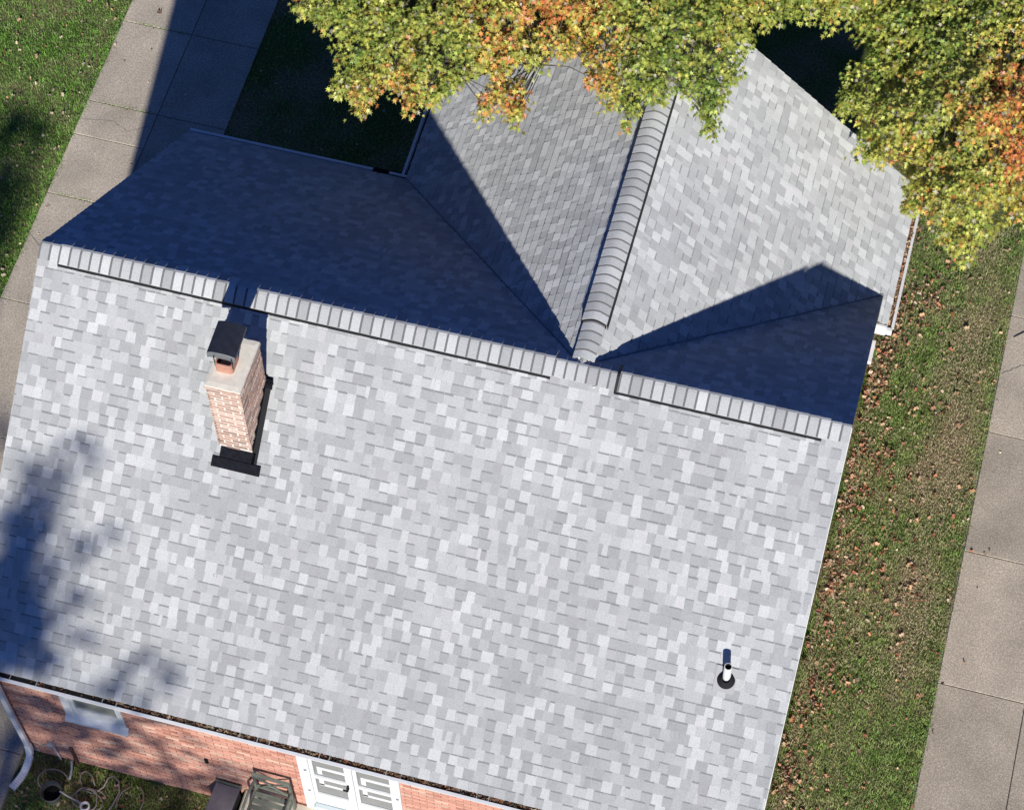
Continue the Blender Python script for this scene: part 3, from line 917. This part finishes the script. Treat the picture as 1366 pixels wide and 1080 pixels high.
s = MB(); s.tube([(.84, -4.44, .42), (.84, -4.52, .25), (.82, -4.62, .10)], .016, n=8)
tag(s.build('drain_pipe', M['galv']), 'short grey pipe leaning down from the wall behind the plant pot', 'pipe')
s = MB(); s.tube([(.80, -4.90, .30), (.95, -4.92, .20), (1.12, -4.93, .08)], .013, n=8)
tag(s.build('stake', M['galv']), 'pale grey stake lying from the pot rim across the bed', 'stake')
s = MB(); s.lathe((1.18, -4.96, .0), [(.05, .0), (.07, .0), (.078, .02), (.078, .10), (.07, .115), (.055, .115), (.05, .10), (.05, .01)], n=22)
tag(s.build('ring', M['pvc'], None, smooth=True), 'small pale plastic ring at the picture edge below the coiled hose', 'ring')
s = MB()
rp = []
for k in range(22):
    a = math.pi * (.15 + 1.15 * k / 21); rp.append((.60 + .24 * math.cos(a), -4.72 + .17 * math.sin(a), .10 + .05 * math.sin(a)))
s.tube(rp, .011, n=6)
tag(s.build('hoop', M['hose'], None, smooth=True), 'thin wire hoop curving round the back of the plant pot', 'hoop')

# grey storage box with a flat lid, left of the chair
bxo = empty('storage_box'); tag(bxo, 'grey storage box with flat dull purple-grey lid left of the metal chair', 'box')
mz = Matrix.Translation((3.30, -4.60, 0)) @ Matrix.Rotation(R(-3), 4, 'Z')
s = MB(); s.box(-.17, .17, -.42, .22, .0, .86, mtx=mz); s.build('box_body', M['boxside'], bxo)
s = MB(); s.box(-.185, .185, -.44, .235, .862, .90, mtx=mz, bev=.012); s.build('lid', M['boxlid'], bxo)
s = MB(); s.box(-.20, .20, .24, .262, .86, .93, mtx=mz); s.build('lid_rail', M['patio'], bxo)

# metal patio chair on the stoop
chr_ = empty('patio_chair'); tag(chr_, 'weathered green metal patio chair with crossed back bars against brick wall', 'chair')
cz = .78
mc = Matrix.Translation((4.07, -4.42, cz)) @ Matrix.Rotation(R(-2), 4, 'Z')
def Pc(x, y, z): return tuple(mc @ Vector((x, y, z)))
s = MB()
for sx in (-.27, .27):
    s.box(sx - .018, sx + .018, -.02, .012, .0, 1.02, mtx=mc)
s.box(-.288, .288, -.021, .013, .955, 1.03, mtx=mc); s.box(-.25, .25, -.018, .010, .52, .555, mtx=mc)
s.build('back_frame', M['patio'], chr_)
for sx in (-1, 1):
    s = MB(); s.tube([Pc(-.25 * sx, -.006, .94), Pc(.25 * sx, -.010 - .012 * sx, .56)], .019, n=6); s.build('cross_bar', M['patio'], chr_)
s = MB(); ar = [Pc(-.19 + .38 * k / 10, -.03, .60 + .17 * math.sin(math.pi * k / 10)) for k in range(11)]
s.tube(ar, .016, n=6); s.build('back_arch', M['patio'], chr_)
for k in range(5):
    s = MB(); s.box(-.26, .26, -.52 + k * .1, -.52 + k * .1 + .07, .43, .452, mtx=mc); s.build('seat_slat', M['patio'], chr_)
s = MB(); s.box(-.30, -.265, -.54, .0, .395, .43, mtx=mc); s.box(.265, .30, -.54, .0, .395, .43, mtx=mc); s.box(-.265, .265, -.54, -.51, .395, .43, mtx=mc); s.build('seat_frame', M['patio'], chr_)
for sx in (-1, 1):
    s = MB(); s.tube([Pc(.29 * sx, -.01, .70), Pc(.30 * sx, -.20, .71), Pc(.30 * sx, -.42, .69), Pc(.29 * sx, -.50, .62), Pc(.285 * sx, -.515, .40)], .021, n=7); s.build('armrest', M['patio'], chr_)
    s = MB(); s.box(.265 * sx - .018, .265 * sx + .018, -.53, -.495, .0, .395, mtx=mc); s.build('leg', M['patio'], chr_)
    s = MB(); s.box(.27 * sx - .017, .27 * sx + .017, .014, .045, .0, .40, mtx=mc); s.build('leg', M['patio'], chr_)

# ---------------------------------------------------------------- leaves: shapes made in bulk
LEAF2D = np.array([(0, -.42), (.16, -.16), (.50, -.20), (.20, .04), (.46, .36), (.12, .24), (0, .78), (-.12, .24), (-.46, .36), (-.20, .04), (-.50, -.20), (-.16, -.16)])
def leaf_batch(C, Nn, size, tones, fold=.25, k=None, along=None):
    """lobed leaves: centre C (n,3), facing Nn (n,3), size (n,), random spin"""
    n = len(C)
    Nn = Nn / np.linalg.norm(Nn, axis=1, keepdims=True)
    a = rng.normal(size=(n, 3)); A = a - Nn * np.sum(a * Nn, axis=1, keepdims=True); A /= np.linalg.norm(A, axis=1, keepdims=True)
    B = np.cross(Nn, A)
    if along is not None:
        B = along - Nn * np.sum(along * Nn, axis=1, keepdims=True); B /= np.linalg.norm(B, axis=1, keepdims=True) + 1e-9; A = np.cross(B, Nn)
    sh = LEAF2D if k is None else LEAF2D[k]
    m = len(sh)
    V = np.empty((n, m + 1, 3))
    f = fold * rng.uniform(.2, 1.6, size=(n, 1))
    for j, (u, v) in enumerate(sh):
        bend = f * (abs(u) * .8 + (.15 * v)) - .1 * v * v
        V[:, j] = C + (A * u + B * v + Nn * bend) * size[:, None]
    V[:, m] = C
    V = V.reshape(-1, 3)
    base = (np.arange(n) * (m + 1))[:, None]
    Fs = []
    for j in range(m):
        Fs.append(np.stack([base[:, 0] + m, base[:, 0] + j, base[:, 0] + (j + 1) % m], axis=1))
    F = np.stack(Fs, axis=1).reshape(-1, 3)
    Tn = np.repeat(tones, m, axis=0)
    return V, F, Tn
SIMPLE = [0, 2, 4, 6, 8, 10]

def smooth_noise(x, y, s, seed=0):
    r = np.zeros_like(x)
    q = np.random.default_rng(seed)
    for k in range(6):
        a = q.uniform(0, 2 * np.pi); f = s * q.uniform(.5, 1.8); ph = q.uniform(0, 6.28)
        r += np.sin((x * np.cos(a) + y * np.sin(a)) * f + ph)
    return r / 6

def in_poly(x, y, poly):
    inside = np.zeros(len(x), bool); n = len(poly)
    for i in range(n):
        x0_, y0_ = poly[i]; x1_, y1_ = poly[(i + 1) % n]
        c = ((y0_ > y) != (y1_ > y)) & (x < (x1_ - x0_) * (y - y0_) / (y1_ - y0_ + 1e-12) + x0_)
        inside ^= c
    return inside

def edge_dist(x, y, poly):
    d = np.full(len(x), 1e9)
    for i in range(len(poly)):
        p = np.array(poly[i]); q_ = np.array(poly[(i + 1) % len(poly)]); e = q_ - p
        tt = np.clip(((x - p[0]) * e[0] + (y - p[1]) * e[1]) / (e @ e), 0, 1)
        d = np.minimum(d, np.hypot(x - p[0] - tt * e[0], y - p[1] - tt * e[1]))
    return d

GREEN = np.array((.13, .20, .035)); YG = np.array((.30, .31, .06)); YEL = np.array((.46, .34, .08))
ORA = np.array((.52, .20, .055)); RED = np.array((.40, .085, .045)); BRN = np.array((.24, .13, .06)); DKG = np.array((.06, .12, .02))
def leaf_tones(x, y, warm, n):
    """colour of each leaf from how far its bough has turned"""
    t = warm * .9 - .05 + rng.normal(0, .22, n)
    out = np.empty((n, 3))
    stops = [(-.8, DKG), (-.25, GREEN), (.1, YG * .8 + GREEN * .2), (.35, YG), (.55, YEL * .7 + YG * .3), (.72, ORA), (1.0, RED * .6 + ORA * .4), (1.3, BRN)]
    xs = [s_[0] for s_ in stops]
    for c in range(3): out[:, c] = np.interp(t, xs, [s_[1][c] for s_ in stops])
    out *= rng.uniform(.85, 2.4, (n, 1))
    sel = rng.random(n) < .04; out[sel] = np.array((.55, .5, .36)) * rng.uniform(.7, 1.2, (sel.sum(), 1))
    return np.clip(out, 0, .9)

def make_crown(name, centres, dirs, warm, per, rad, lsize, par, simple=None, down=.25, face=(0, -.25, 1)):
    n = len(centres)
    idx = np.repeat(np.arange(n), per)
    m = len(idx)
    loc = rng.normal(size=(m, 3)); loc /= np.linalg.norm(loc, axis=1, keepdims=True)
    loc *= (rng.random((m, 1)) ** .45)
    D = dirs[idx]; al = rng.uniform(-1, 1, (m, 1))
    rr_ = rad[idx][:, None] if hasattr(rad, '__len__') else rad
    C = centres[idx] + loc * rr_ * np.array((1, 1, .55)) + D * al * rr_ * 1.1
    C[:, 2] -= down * rr_[:, 0] * (loc[:, 0] ** 2 + loc[:, 1] ** 2) if hasattr(rad, '__len__') else down * rad * (loc[:, 0] ** 2 + loc[:, 1] ** 2)
    Nn = np.array(face, float) + loc * .75 + rng.normal(0, .45, (m, 3))
    size = lsize * rng.uniform(.65, 1.25, m)
    Tn = leaf_tones(C[:, 0], C[:, 1], warm[idx], m)
    V, F, Tt = leaf_batch(C, Nn, size, Tn, k=simple, fold=.5, along=loc + D * .6 + rng.normal(0, .35, (m, 3)) + np.array((0, -.1, -.35)))
    return np_mesh(name, V, F, Tt, M['leaf'], par, kind='stuff')

def shear(x, y, z, zref):
    """slides canopy points along the camera ray so the outline holds at any height"""
    k = (z - zref) / (CAM.z - zref)
    return x + (CAM.x - x) * k, y + (CAM.y - y) * k

def grow_tree(root, trunk_xy, trunk_top, centres, n_bough, par, r0=.22, leader=None):
    """trunk, limbs to groups of sprays, and twigs into each spray"""
    tx, ty = trunk_xy
    s = MB(); pts = []
    for k in range(9):
        u = k / 8; pts.append((tx + .12 * math.sin(u * 5), ty + .1 * math.cos(u * 4), trunk_top * u - .05))
    s.tube(pts, [r0 * (1.35 - .35 * min(1, k / 1.5)) * (1 - .55 * k / 8) for k in range(9)], n=12)
    s.build('trunk', M['bark'], par, smooth=True)
    sel = centres[rng.choice(len(centres), n_bough, replace=False)]
    # relax
    for _ in range(4):
        d = np.linalg.norm(centres[:, None] - sel[None], axis=2); a = d.argmin(1)
        for k in range(n_bough):
            if (a == k).any(): sel[k] = centres[a == k].mean(0)
    d = np.linalg.norm(centres[:, None] - sel[None], axis=2); a = d.argmin(1)
    for k in range(n_bough):
        if not (a == k).any(): continue
        u0 = random.uniform(.5, 1.0); b0 = Vector((tx, ty, trunk_top * u0))
        e = Vector(sel[k]) - Vector((0, 0, .25))
        s = MB(); pts = []
        for j in range(7):
            u = j / 6; p = b0.lerp(e, u); p.z -= -.5 * math.sin(math.pi * u) * .6
            p += Vector((random.uniform(-.08, .08), random.uniform(-.08, .08), 0)) * (0 < j < 6)
            pts.append(p)
        s.tube(pts, [max(.018, r0 * .42 * (1 - .8 * j / 6)) for j in range(7)], n=7)
        mem = np.where(a == k)[0]
        for m_ in mem:
            c = Vector(centres[m_]); q0 = pts[random.choice((3, 4, 5, 6))]
            mid = q0.lerp(c, .5) + Vector((random.uniform(-.06, .06), random.uniform(-.06, .06), .05))
            s.tube([q0, mid, c], [.014, .009, .005], n=4, cap=False)
        s.build('limb', M['bark'], par, smooth=True)

def scatter_poly(poly, spacing, ybound=None):
    xs = [p[0] for p in poly]; ys_ = [p[1] for p in poly]
    gx, gy = np.meshgrid(np.arange(min(xs), max(xs), spacing), np.arange(min(ys_), max(ys_), spacing))
    x = gx.ravel() + rng.uniform(-.5, .5, gx.size) * spacing; y = gy.ravel() + rng.uniform(-.5, .5, gx.size) * spacing
    k = in_poly(x, y, poly); return x[k], y[k]

# ---- maple behind the house, its boughs reaching over the rear wing (outline at 8 m height)
P1 = [(2.22, 4.33), (2.41, 4.04), (3.0, 3.73), (3.15, 3.05), (3.62, 2.62), (3.87, 3.3), (4.22, 2.70), (4.36, 2.80), (4.7, 3.33), (5.0, 3.73),
      (5.26, 2.95), (5.51, 3.22), (5.68, 2.62), (5.75, 3.28), (5.67, 3.97), (6.21, 4.45), (6.56, 3.75), (6.96, 3.6), (7.12, 2.92), (7.36, 3.83),
      (7.74, 4.15), (8.32, 3.36), (8.28, 4.33), (8.47, 5.3), (8.8, 5.72), (9.42, 5.75), (9.8, 6.6), (9.6, 9.5), (7.5, 12.5), (4, 13), (1.2, 10.5), (.9, 6.5)]
WARM1 = [((3.2, 4.2), .15, .7), ((4.0, 3.15), .62, .3), ((4.9, 3.6), .35, .45), ((5.2, 4.6), .72, .5), ((4.6, 4.4), .3, .4), ((5.6, 3.5), .62, .35), ((6.1, 4.9), .78, .5),
         ((5.7, 5.1), .95, .3), ((6.6, 4.2), .75, .35), ((7.2, 4.4), .05, .6), ((8.3, 4.2), -.05, .6), ((7.7, 5.2), .12, .6), ((3.7, 5.2), .2, .5),
         ((4.5, 5.2), .45, .4), ((9.1, 5.9), .25, .5), ((3.5, 2.9), .6, .22), ((3.1, 3.5), .45, .3), ((6.9, 5.3), .15, .4), ((5.6, 4.2), .15, .3)]
WARM2 = [((9.9, 4.7), .15, .5), ((10.4, 4.3), .35, .4), ((9.9, 5.4), .1, .5), ((10.6, 5.2), .45, .35), ((11.0, 4.4), .3, .4), ((11.6, 5.0), .78, .4), ((12.2, 4.5), .95, .45),
         ((11.8, 5.9), .55, .4), ((12.1, 5.2), .9, .35), ((11.3, 3.7), .35, .4), ((12.3, 3.7), .5, .4), ((11.9, 3.2), .4, .4), ((10.8, 6.0), .05, .6),
         ((12.4, 6.4), .8, .3), ((11.6, 4.2), .35, .3), ((10.8, 4.8), .0, .3), ((11.9, 4.7), .2, .25)]
def warm_at(x, y, tbl, seed):
    num = np.zeros(len(x)); den = np.full(len(x), .15); num += .15 * .25
    for (cx, cy), v, r in tbl:
        k = np.exp(-((x - cx) ** 2 + (y - cy) ** 2) / (2 * (r * .75) ** 2)); num += k * v; den += k
    return num / den + .34 * smooth_noise(x, y, 6.5, seed) + .12 * smooth_noise(x, y, 14, seed + 3)

def canopy(poly, zref, tbl, seed, lo, hi, spacing=.17, layers=3, far_y=8.5):
    X, Y_, Zs, Wm = [], [], [], []
    for l in range(layers):
        x, y = scatter_poly(poly, spacing * (1 + .35 * l))
        d = edge_dist(x, y, poly)
        hole = smooth_noise(x, y, 11, seed + 31) > (.27 + .12 * l)
        k = ~hole & (d > .05) & ((y < far_y) | (rng.random(len(x)) < .30))
        x, y, d = x[k], y[k], d[k]
        z = lo + (hi - lo) * (1 - np.exp(-d / .9)) + .35 * smooth_noise(x, y, 3.2, seed) - l * .42 + rng.uniform(-.12, .12, len(x))
        wm = warm_at(x, y, tbl, seed)
        xx, yy = shear(x, y, z, zref)
        X.append(xx); Y_.append(yy); Zs.append(z); Wm.append(wm)
    return np.c_[np.concatenate(X), np.concatenate(Y_), np.concatenate(Zs)], np.concatenate(Wm)

def outward(c, centre):
    d = c - np.array(centre); d[:, 2] = -.25 * np.linalg.norm(d[:, :2], axis=1)
    d += rng.normal(0, .5, d.shape) * np.linalg.norm(d, axis=1, keepdims=True) * .4
    return d / np.linalg.norm(d, axis=1, keepdims=True)

t1_ = empty('maple_tree'); tag(t1_, 'maple turning green and orange whose boughs overhang the rear wing ridge', 'tree')
c1, w1 = canopy(P1, 8.0, WARM1, 3, 7.95, 9.1)
make_crown('crown', c1, outward(c1, (5.8, 10, 8)), w1, 36, rng.uniform(.08, .17, len(c1)), .072, t1_, simple=None)
grow_tree('maple_tree', (5.6, 10.3), 7.6, c1, 26, t1_)

P2 = [(9.80, 6.6), (9.9, 6.97), (10.05, 6.2), (9.74, 6.03), (9.53, 5.71), (10.09, 5.31), (10.14, 5.06), (10.0, 4.69), (10.73, 4.75), (10.9, 4.15), (11.3, 3.93),
      (11.93, 3.28), (12.03, 3.87), (12.53, 4.38), (13.6, 4.6), (15.5, 6), (16.5, 9), (15, 13), (12, 14), (9.4, 11.5), (8.9, 7.9)]
P2 = [(x, y - .0) for x, y in P2]
WARM2 = [((x + (-.0), y + 1.1), v, r) for (x, y), v, r in WARM2]
extra = np.array([(random.uniform(9.7, 10.9), random.uniform(6.2, 8.6)) for _ in range(60)])
t2_ = empty('maple_tree'); tag(t2_, 'maple with reddening crown spreading over the right eave and side lawn', 'tree')
c2, w2 = canopy(P2, 6.5, WARM2, 11, 6.2, 8.3, far_y=10.5)
ez = rng.uniform(6.3, 7.2, len(extra)); ex, ey = shear(extra[:, 0], extra[:, 1], ez, 6.5)
c2 = np.r_[c2, np.c_[ex, ey, ez]]; w2 = np.r_[w2, rng.uniform(0, .35, len(extra))]
make_crown('crown', c2, outward(c2, (12.5, 10, 7)), w2, 36, rng.uniform(.08, .17, len(c2)), .072, t2_)
grow_tree('maple_tree', (12.3, 10.6), 6.6, c2, 22, t2_)

# ---- tall tree in the front yard, out of the picture; its shade falls on the front slope and wall
t3_ = empty('maple_tree'); tag(t3_, 'tall tree in the front yard whose dappled shade falls on the roof', 'tree')
cs = []
def shade(pts, k, step=.16, j=.05):
    step *= .62; j *= 1.2
    """twig line above the given points of the roof or wall"""
    for p, q_ in zip(pts[:-1], pts[1:]):
        p, q_ = Vector(p), Vector(q_); n = max(1, int((q_ - p).length / step))
        for i in range(n):
            c = p.lerp(q_, i / n) - SUN * (k + 9 + random.uniform(-.6, .6)) + Vector((random.gauss(0, j), random.gauss(0, j), random.gauss(0, j)))
            cs.append(tuple(c))
def of(x, y): return (x, y, Z + y * T)
shade([of(-.3, -4.4), of(.35, -3.9), of(.65, -3.1), of(.9, -2.3), of(1.12, -1.85)], 18, .13, .09)
shade([of(-.3, -3.7), of(.25, -3.0), of(.35, -2.4), of(.40, -2.2)], 19, .13, .09)
shade([of(.4, -3.8), of(.95, -3.3), of(1.3, -3.0), of(1.72, -2.75)], 17, .16, .06)
shade([of(.6, -4.1), of(1.1, -3.75), of(1.5, -3.45)], 17, .16, .06)
shade([of(.9, -4.5), of(1.3, -4.15), of(1.65, -3.9)], 16.5, .17, .06)
shade([of(1.9, -4.6), of(2.3, -4.2), of(2.45, -3.9)], 16, .2, .05)
shade([of(2.5, -4.6), of(2.75, -4.25), of(2.85, -4.0)], 16, .2, .05)
for _ in range(64):
    x, y = random.uniform(.0, .95), random.uniform(-4.6, -2.7)
    if x > .5 and (y > -3.5 or random.random() < .35): continue
    if x < .2 and y > -3.3: continue
    l = random.uniform(.25, .6); a = R(random.uniform(48, 80))
    shade([of(x, y), of(x + l * math.cos(a), y + l * math.sin(a) * .8)], random.uniform(15, 20), .15, .035)
for _ in range(360):                                             # over the front wall
    x, z = random.uniform(-.6, 3.9), random.uniform(-.4, 3.4)
    if x > 3.0 and z > 1.0 + random.random(): continue
    c = Vector((x, WY, z)) - SUN * random.uniform(19, 24); cs.append(tuple(c))
for _ in range(230):                                              # over the driveway and the lawn beyond
    x, y = random.uniform(-6.5, -3.5), random.uniform(4.3, 6.9)
    if x > -3.75 and y > 5.4: continue
    if abs(y - 5.9) > 1.0 and random.random() < .3: continue
    cs.append(tuple(Vector((x, y, 0)) - SUN * random.uniform(29, 33)))
for _ in range(110):
    x, y = random.uniform(-3.6, -.3), random.uniform(-5.0, 1.2)
    cs.append(tuple(Vector((x, y, 0)) - SUN * random.uniform(27, 31)))
for _ in range(50):
    x, y = random.uniform(-.6, 4.0), random.uniform(-7, -4.9)
    cs.append(tuple(Vector((x, y, 0)) - SUN * random.uniform(20, 25)))
cs = np.array(cs)
w3 = .05 + .2 * smooth_noise(cs[:, 0], cs[:, 1], 2, 5)
make_crown('crown', cs, outward(cs, (3.0, -27, 16)), w3, 14, rng.uniform(.07, .15, len(cs)), .085, t3_, simple=SIMPLE)
grow_tree('maple_tree', (3.2, -27.0), 15.5, cs, 24, t3_, r0=.3)

# ---------------------------------------------------------------- grass blades
def patch(n, x0, x1, y0, y1, keep=None):
    x = rng.uniform(x0, x1, n); y = rng.uniform(y0, y1, n)
    if keep is not None:
        k = keep(x, y); x, y = x[k], y[k]
    return x, y
def brownness(x, y):
    b = np.clip(.5 + .9 * smooth_noise(x, y, 1.7, 21) + .35 * smooth_noise(x, y, 6, 22), 0, 1)
    right = (x > 11)
    worn = np.exp(-((x - 12.45) / .36) ** 2) * (.6 + .6 * np.exp(-((y - 3.9) / 1.7) ** 2)) * (y > -.2)
    wall = np.exp(-((x - 11.0) / .25) ** 2) * .6
    return np.where(right, np.clip(.36 * b + worn * np.clip(.62 + .9 * smooth_noise(x, y, 2.4, 61), .15, 1.2) + wall * .6, 0, 1), np.clip(.22 * b - .1, 0, 1))
def grass(areas, name, label):
    X = np.concatenate([a[0] for a in areas]); Yy = np.concatenate([a[1] for a in areas]); n = len(X)
    b = brownness(X, Yy)
    ln = rng.uniform(.035, .085, n) * (1 - .35 * b); wd = rng.uniform(.004, .0085, n)
    a = rng.uniform(0, 2 * np.pi, n); le = rng.uniform(.3, 1.15, n)
    base = np.c_[X, Yy, np.full(n, -.003)]
    d = np.c_[np.cos(a), np.sin(a), np.zeros(n)]; s_ = np.c_[-np.sin(a), np.cos(a), np.zeros(n)]
    mid = base + d * (ln * .35 * le)[:, None] + np.c_[np.zeros(n), np.zeros(n), ln * .62]
    tip = base + d * (ln * 1.0 * le)[:, None] + np.c_[np.zeros(n), np.zeros(n), ln * (.95 - .45 * le)]
    V = np.stack([base - s_ * wd[:, None] * .5, base + s_ * wd[:, None] * .5, mid + s_ * wd[:, None] * .5, mid - s_ * wd[:, None] * .5, tip], axis=1).reshape(-1, 3)
    i = np.arange(n) * 5
    F = np.concatenate([np.stack([i, i + 1, i + 2], 1), np.stack([i, i + 2, i + 3], 1), np.stack([i + 3, i + 2, i + 4], 1)])
    g1 = np.array((.20, .37, .07)); g2 = np.array((.37, .52, .12)); br = np.array((.70, .55, .37)); dk = np.array((.11, .22, .05))
    u = rng.random((n, 1)); c = g1 * (1 - u) + g2 * u
    c = np.where((X < 0)[:, None], c * np.array((.82, 1.08, .75)), c)
    c = np.where(rng.random((n, 1)) < .25, dk, c)
    cl = np.clip(.88 + .45 * smooth_noise(X, Yy, 16, 51) + .35 * smooth_noise(X, Yy, 34, 52), .45, 1.35)[:, None]
    c = c * cl * 1.15
    mixb = np.clip(b + .35 * smooth_noise(X, Yy, 12, 53) + rng.normal(0, .28, n), 0, 1)[:, None]
    c = c * (1 - mixb) + br * mixb * rng.uniform(.7, 1.2, (n, 1))
    Tn = np.concatenate([c, c, c])
    o = np_mesh(name, V, F, Tn, M['blade'], None, kind='stuff'); tag(o, label, 'grass')
    return o
grass([patch(88000, 10.95, 12.99, -3.2, 8.8)], 'grass', 'patchy lawn strip with worn brown turf between roof edge and sidewalk')
grass([patch(62000, -6.6, -3.31, 2.2, 10.6), patch(16000, -.74, 4.0, 4.35, 12.5)], 'grass', 'green lawn left of the driveway scattered with pale leaves')
grass([patch(15000, .05, 3.5, -6.0, WY - .02)], 'grass', 'shaded grass in the bed below the front brick wall')
e1x, e1y = patch(9000, 12.93, 13.16, -3.2, 8.8, lambda x, y: x < 13.02 + .055 * smooth_noise(x * 0, y, 9, 41) + .04 * smooth_noise(x * 0, y, 31, 42)); e2x, e2y = patch(9000, -3.38, -3.12, 2.2, 10.6, lambda x, y: x < -3.27 + .06 * smooth_noise(x * 0, y, 9, 43) + .04 * smooth_noise(x * 0, y, 31, 44))
jx = []; jy = []
for yj in (9.14, 7.32, 5.3):
    xj, yj2 = patch(160, -3.1, -2.05, yj - .015, yj + .015); jx.append(xj); jy.append(yj2)
grass([(e1x, e1y), (e2x, e2y), (np.concatenate(jx), np.concatenate(jy))], 'grass_edging', 'grass creeping over the slab edges and joints')

# ---------------------------------------------------------------- fallen leaves
def litter(groups, name, label, cat='leaves', pal='dry', par=None, z0=.03):
    X = np.concatenate([g_[0] for g_ in groups]); Yy = np.concatenate([g_[1] for g_ in groups]); n = len(X)
    Zz = z0 + rng.uniform(0, .03, n)
    C = np.c_[X, Yy, Zz]
    Nn = np.array((0, 0, 1.0)) + rng.normal(0, .55, (n, 3))
    dry = np.array([(.52, .31, .18), (.42, .20, .11), (.50, .35, .22), (.62, .50, .36), (.20, .12, .08), (.42, .17, .09)])
    pr = [.27, .2, .22, .1, .12, .09]
    if pal == 'pale': pr = [.15, .05, .25, .45, .05, .05]
    if pal == 'darker': dry = dry * .55  # same leaf tones, darkened evenly
    Tn = dry[rng.choice(6, n, p=pr)] * rng.uniform(.6, 1.35, (n, 1))
    V, F, Tt = leaf_batch(C, Nn, rng.uniform(.024, .046, n) * rng.choice([1, 1, 1.3, 1.8], n), np.clip(Tn, 0, .9), fold=1.3, k=[0, 2, 3, 4, 6, 8, 9, 10])
    o = np_mesh(name, V, F, Tt, M['dead'], par, kind='stuff')
    if par is None: tag(o, label, cat)
    return o
def near_wall(x, y):
    d = x - 10.95
    p = .62 * np.exp(-(d / .42) ** 1.5) + .22 * (np.abs(x - 11.55 - .25 * np.sin(y * .9)) < .22) + .07
    p *= .25 + 1.6 * np.clip(.4 + 1.2 * smooth_noise(x, y, 4, 9) + .5 * smooth_noise(x, y, 11, 10), 0, 1)
    p *= np.where(y > -.3, 1.0, .55)
    return rng.random(len(x)) < p
litter([patch(11500, 10.93, 12.98, -3.2, 8.6, near_wall), patch(22, 13.05, 15.4, -2, 8.4)], 'fallen_leaves', 'brown and tan fallen leaves drifted along the right side of house')
litter([patch(420, -6.5, -3.35, 2.2, 10.4), patch(30, -3.3, -.9, 2.8, 10)], 'fallen_leaves', 'pale leaves scattered over the left lawn', pal='pale')
litter([patch(120, -.7, 4.0, 4.5, 11), patch(260, .1, 3.4, -5.9, -4.4)], 'fallen_leaves', 'brown leaves lying in the front bed and behind the house')
# packed litter in the gutters: part of each gutter
litter([patch(800, XE - .02, XE + .06, 3.83, YW)], 'leaf_litter', '', par=gr, z0=zre - .085)
litter([patch(1100, .05, 8.5, -WF - .045, -WF + .0, lambda x, y: rng.random(len(x)) < np.clip((x - 1.5) / 2.5, .08, 1))], 'leaf_litter', '', par=gf, z0=EZ - .085, pal='darker')
print('bricks', n_brick[0], 'sprays', len(c1), len(c2), len(cs))

# ---------------------------------------------------------------- cracks in the slabs, a fallen twig
def crack(pts, par, z=.0405):
    s = MB(); P_ = []
    for (xa, ya), (xb, yb) in zip(pts[:-1], pts[1:]):
        for k in range(9):
            u = k / 9; P_.append((xa + (xb - xa) * u + random.gauss(0, .006), ya + (yb - ya) * u + random.gauss(0, .006)))
    P_.append(pts[-1])
    for i in range(len(P_) - 1):
        (xa, ya), (xb, yb) = P_[i], P_[i + 1]; d = Vector((xb - xa, yb - ya, 0)); n = Vector((-d.y, d.x, 0)).normalized() * random.uniform(.002, .0055)
        s.poly([(xa - n.x, ya - n.y, z), (xb - n.x, yb - n.y, z), (xb + n.x, yb + n.y, z), (xa + n.x, ya + n.y, z)])
    s.build('crack', M['felt'], par)
crack([(13.03, 5.9), (13.35, 6.15), (13.8, 6.05), (14.3, 6.3)], sw)
crack([(-3.25, 6.9), (-2.7, 7.0), (-2.4, 6.85), (-2.05, 7.05)], dw)
crack([(-3.25, 4.4), (-2.9, 4.15), (-2.45, 4.3), (-2.05, 4.05)], dw)
s = MB(); s.tube([(13.12, 6.62, .05), (13.3, 6.78, .06), (13.5, 6.83, .055), (13.75, 7.0, .05)], [.012, .011, .009, .005], n=6)
s.tube([(13.3, 6.78, .06), (13.42, 6.95, .07), (13.5, 7.12, .05)], [.008, .006, .004], n=5)
tag(s.build('twig', M['hose']), 'pale forked twig lying across the right sidewalk near its lawn edge', 'twig')
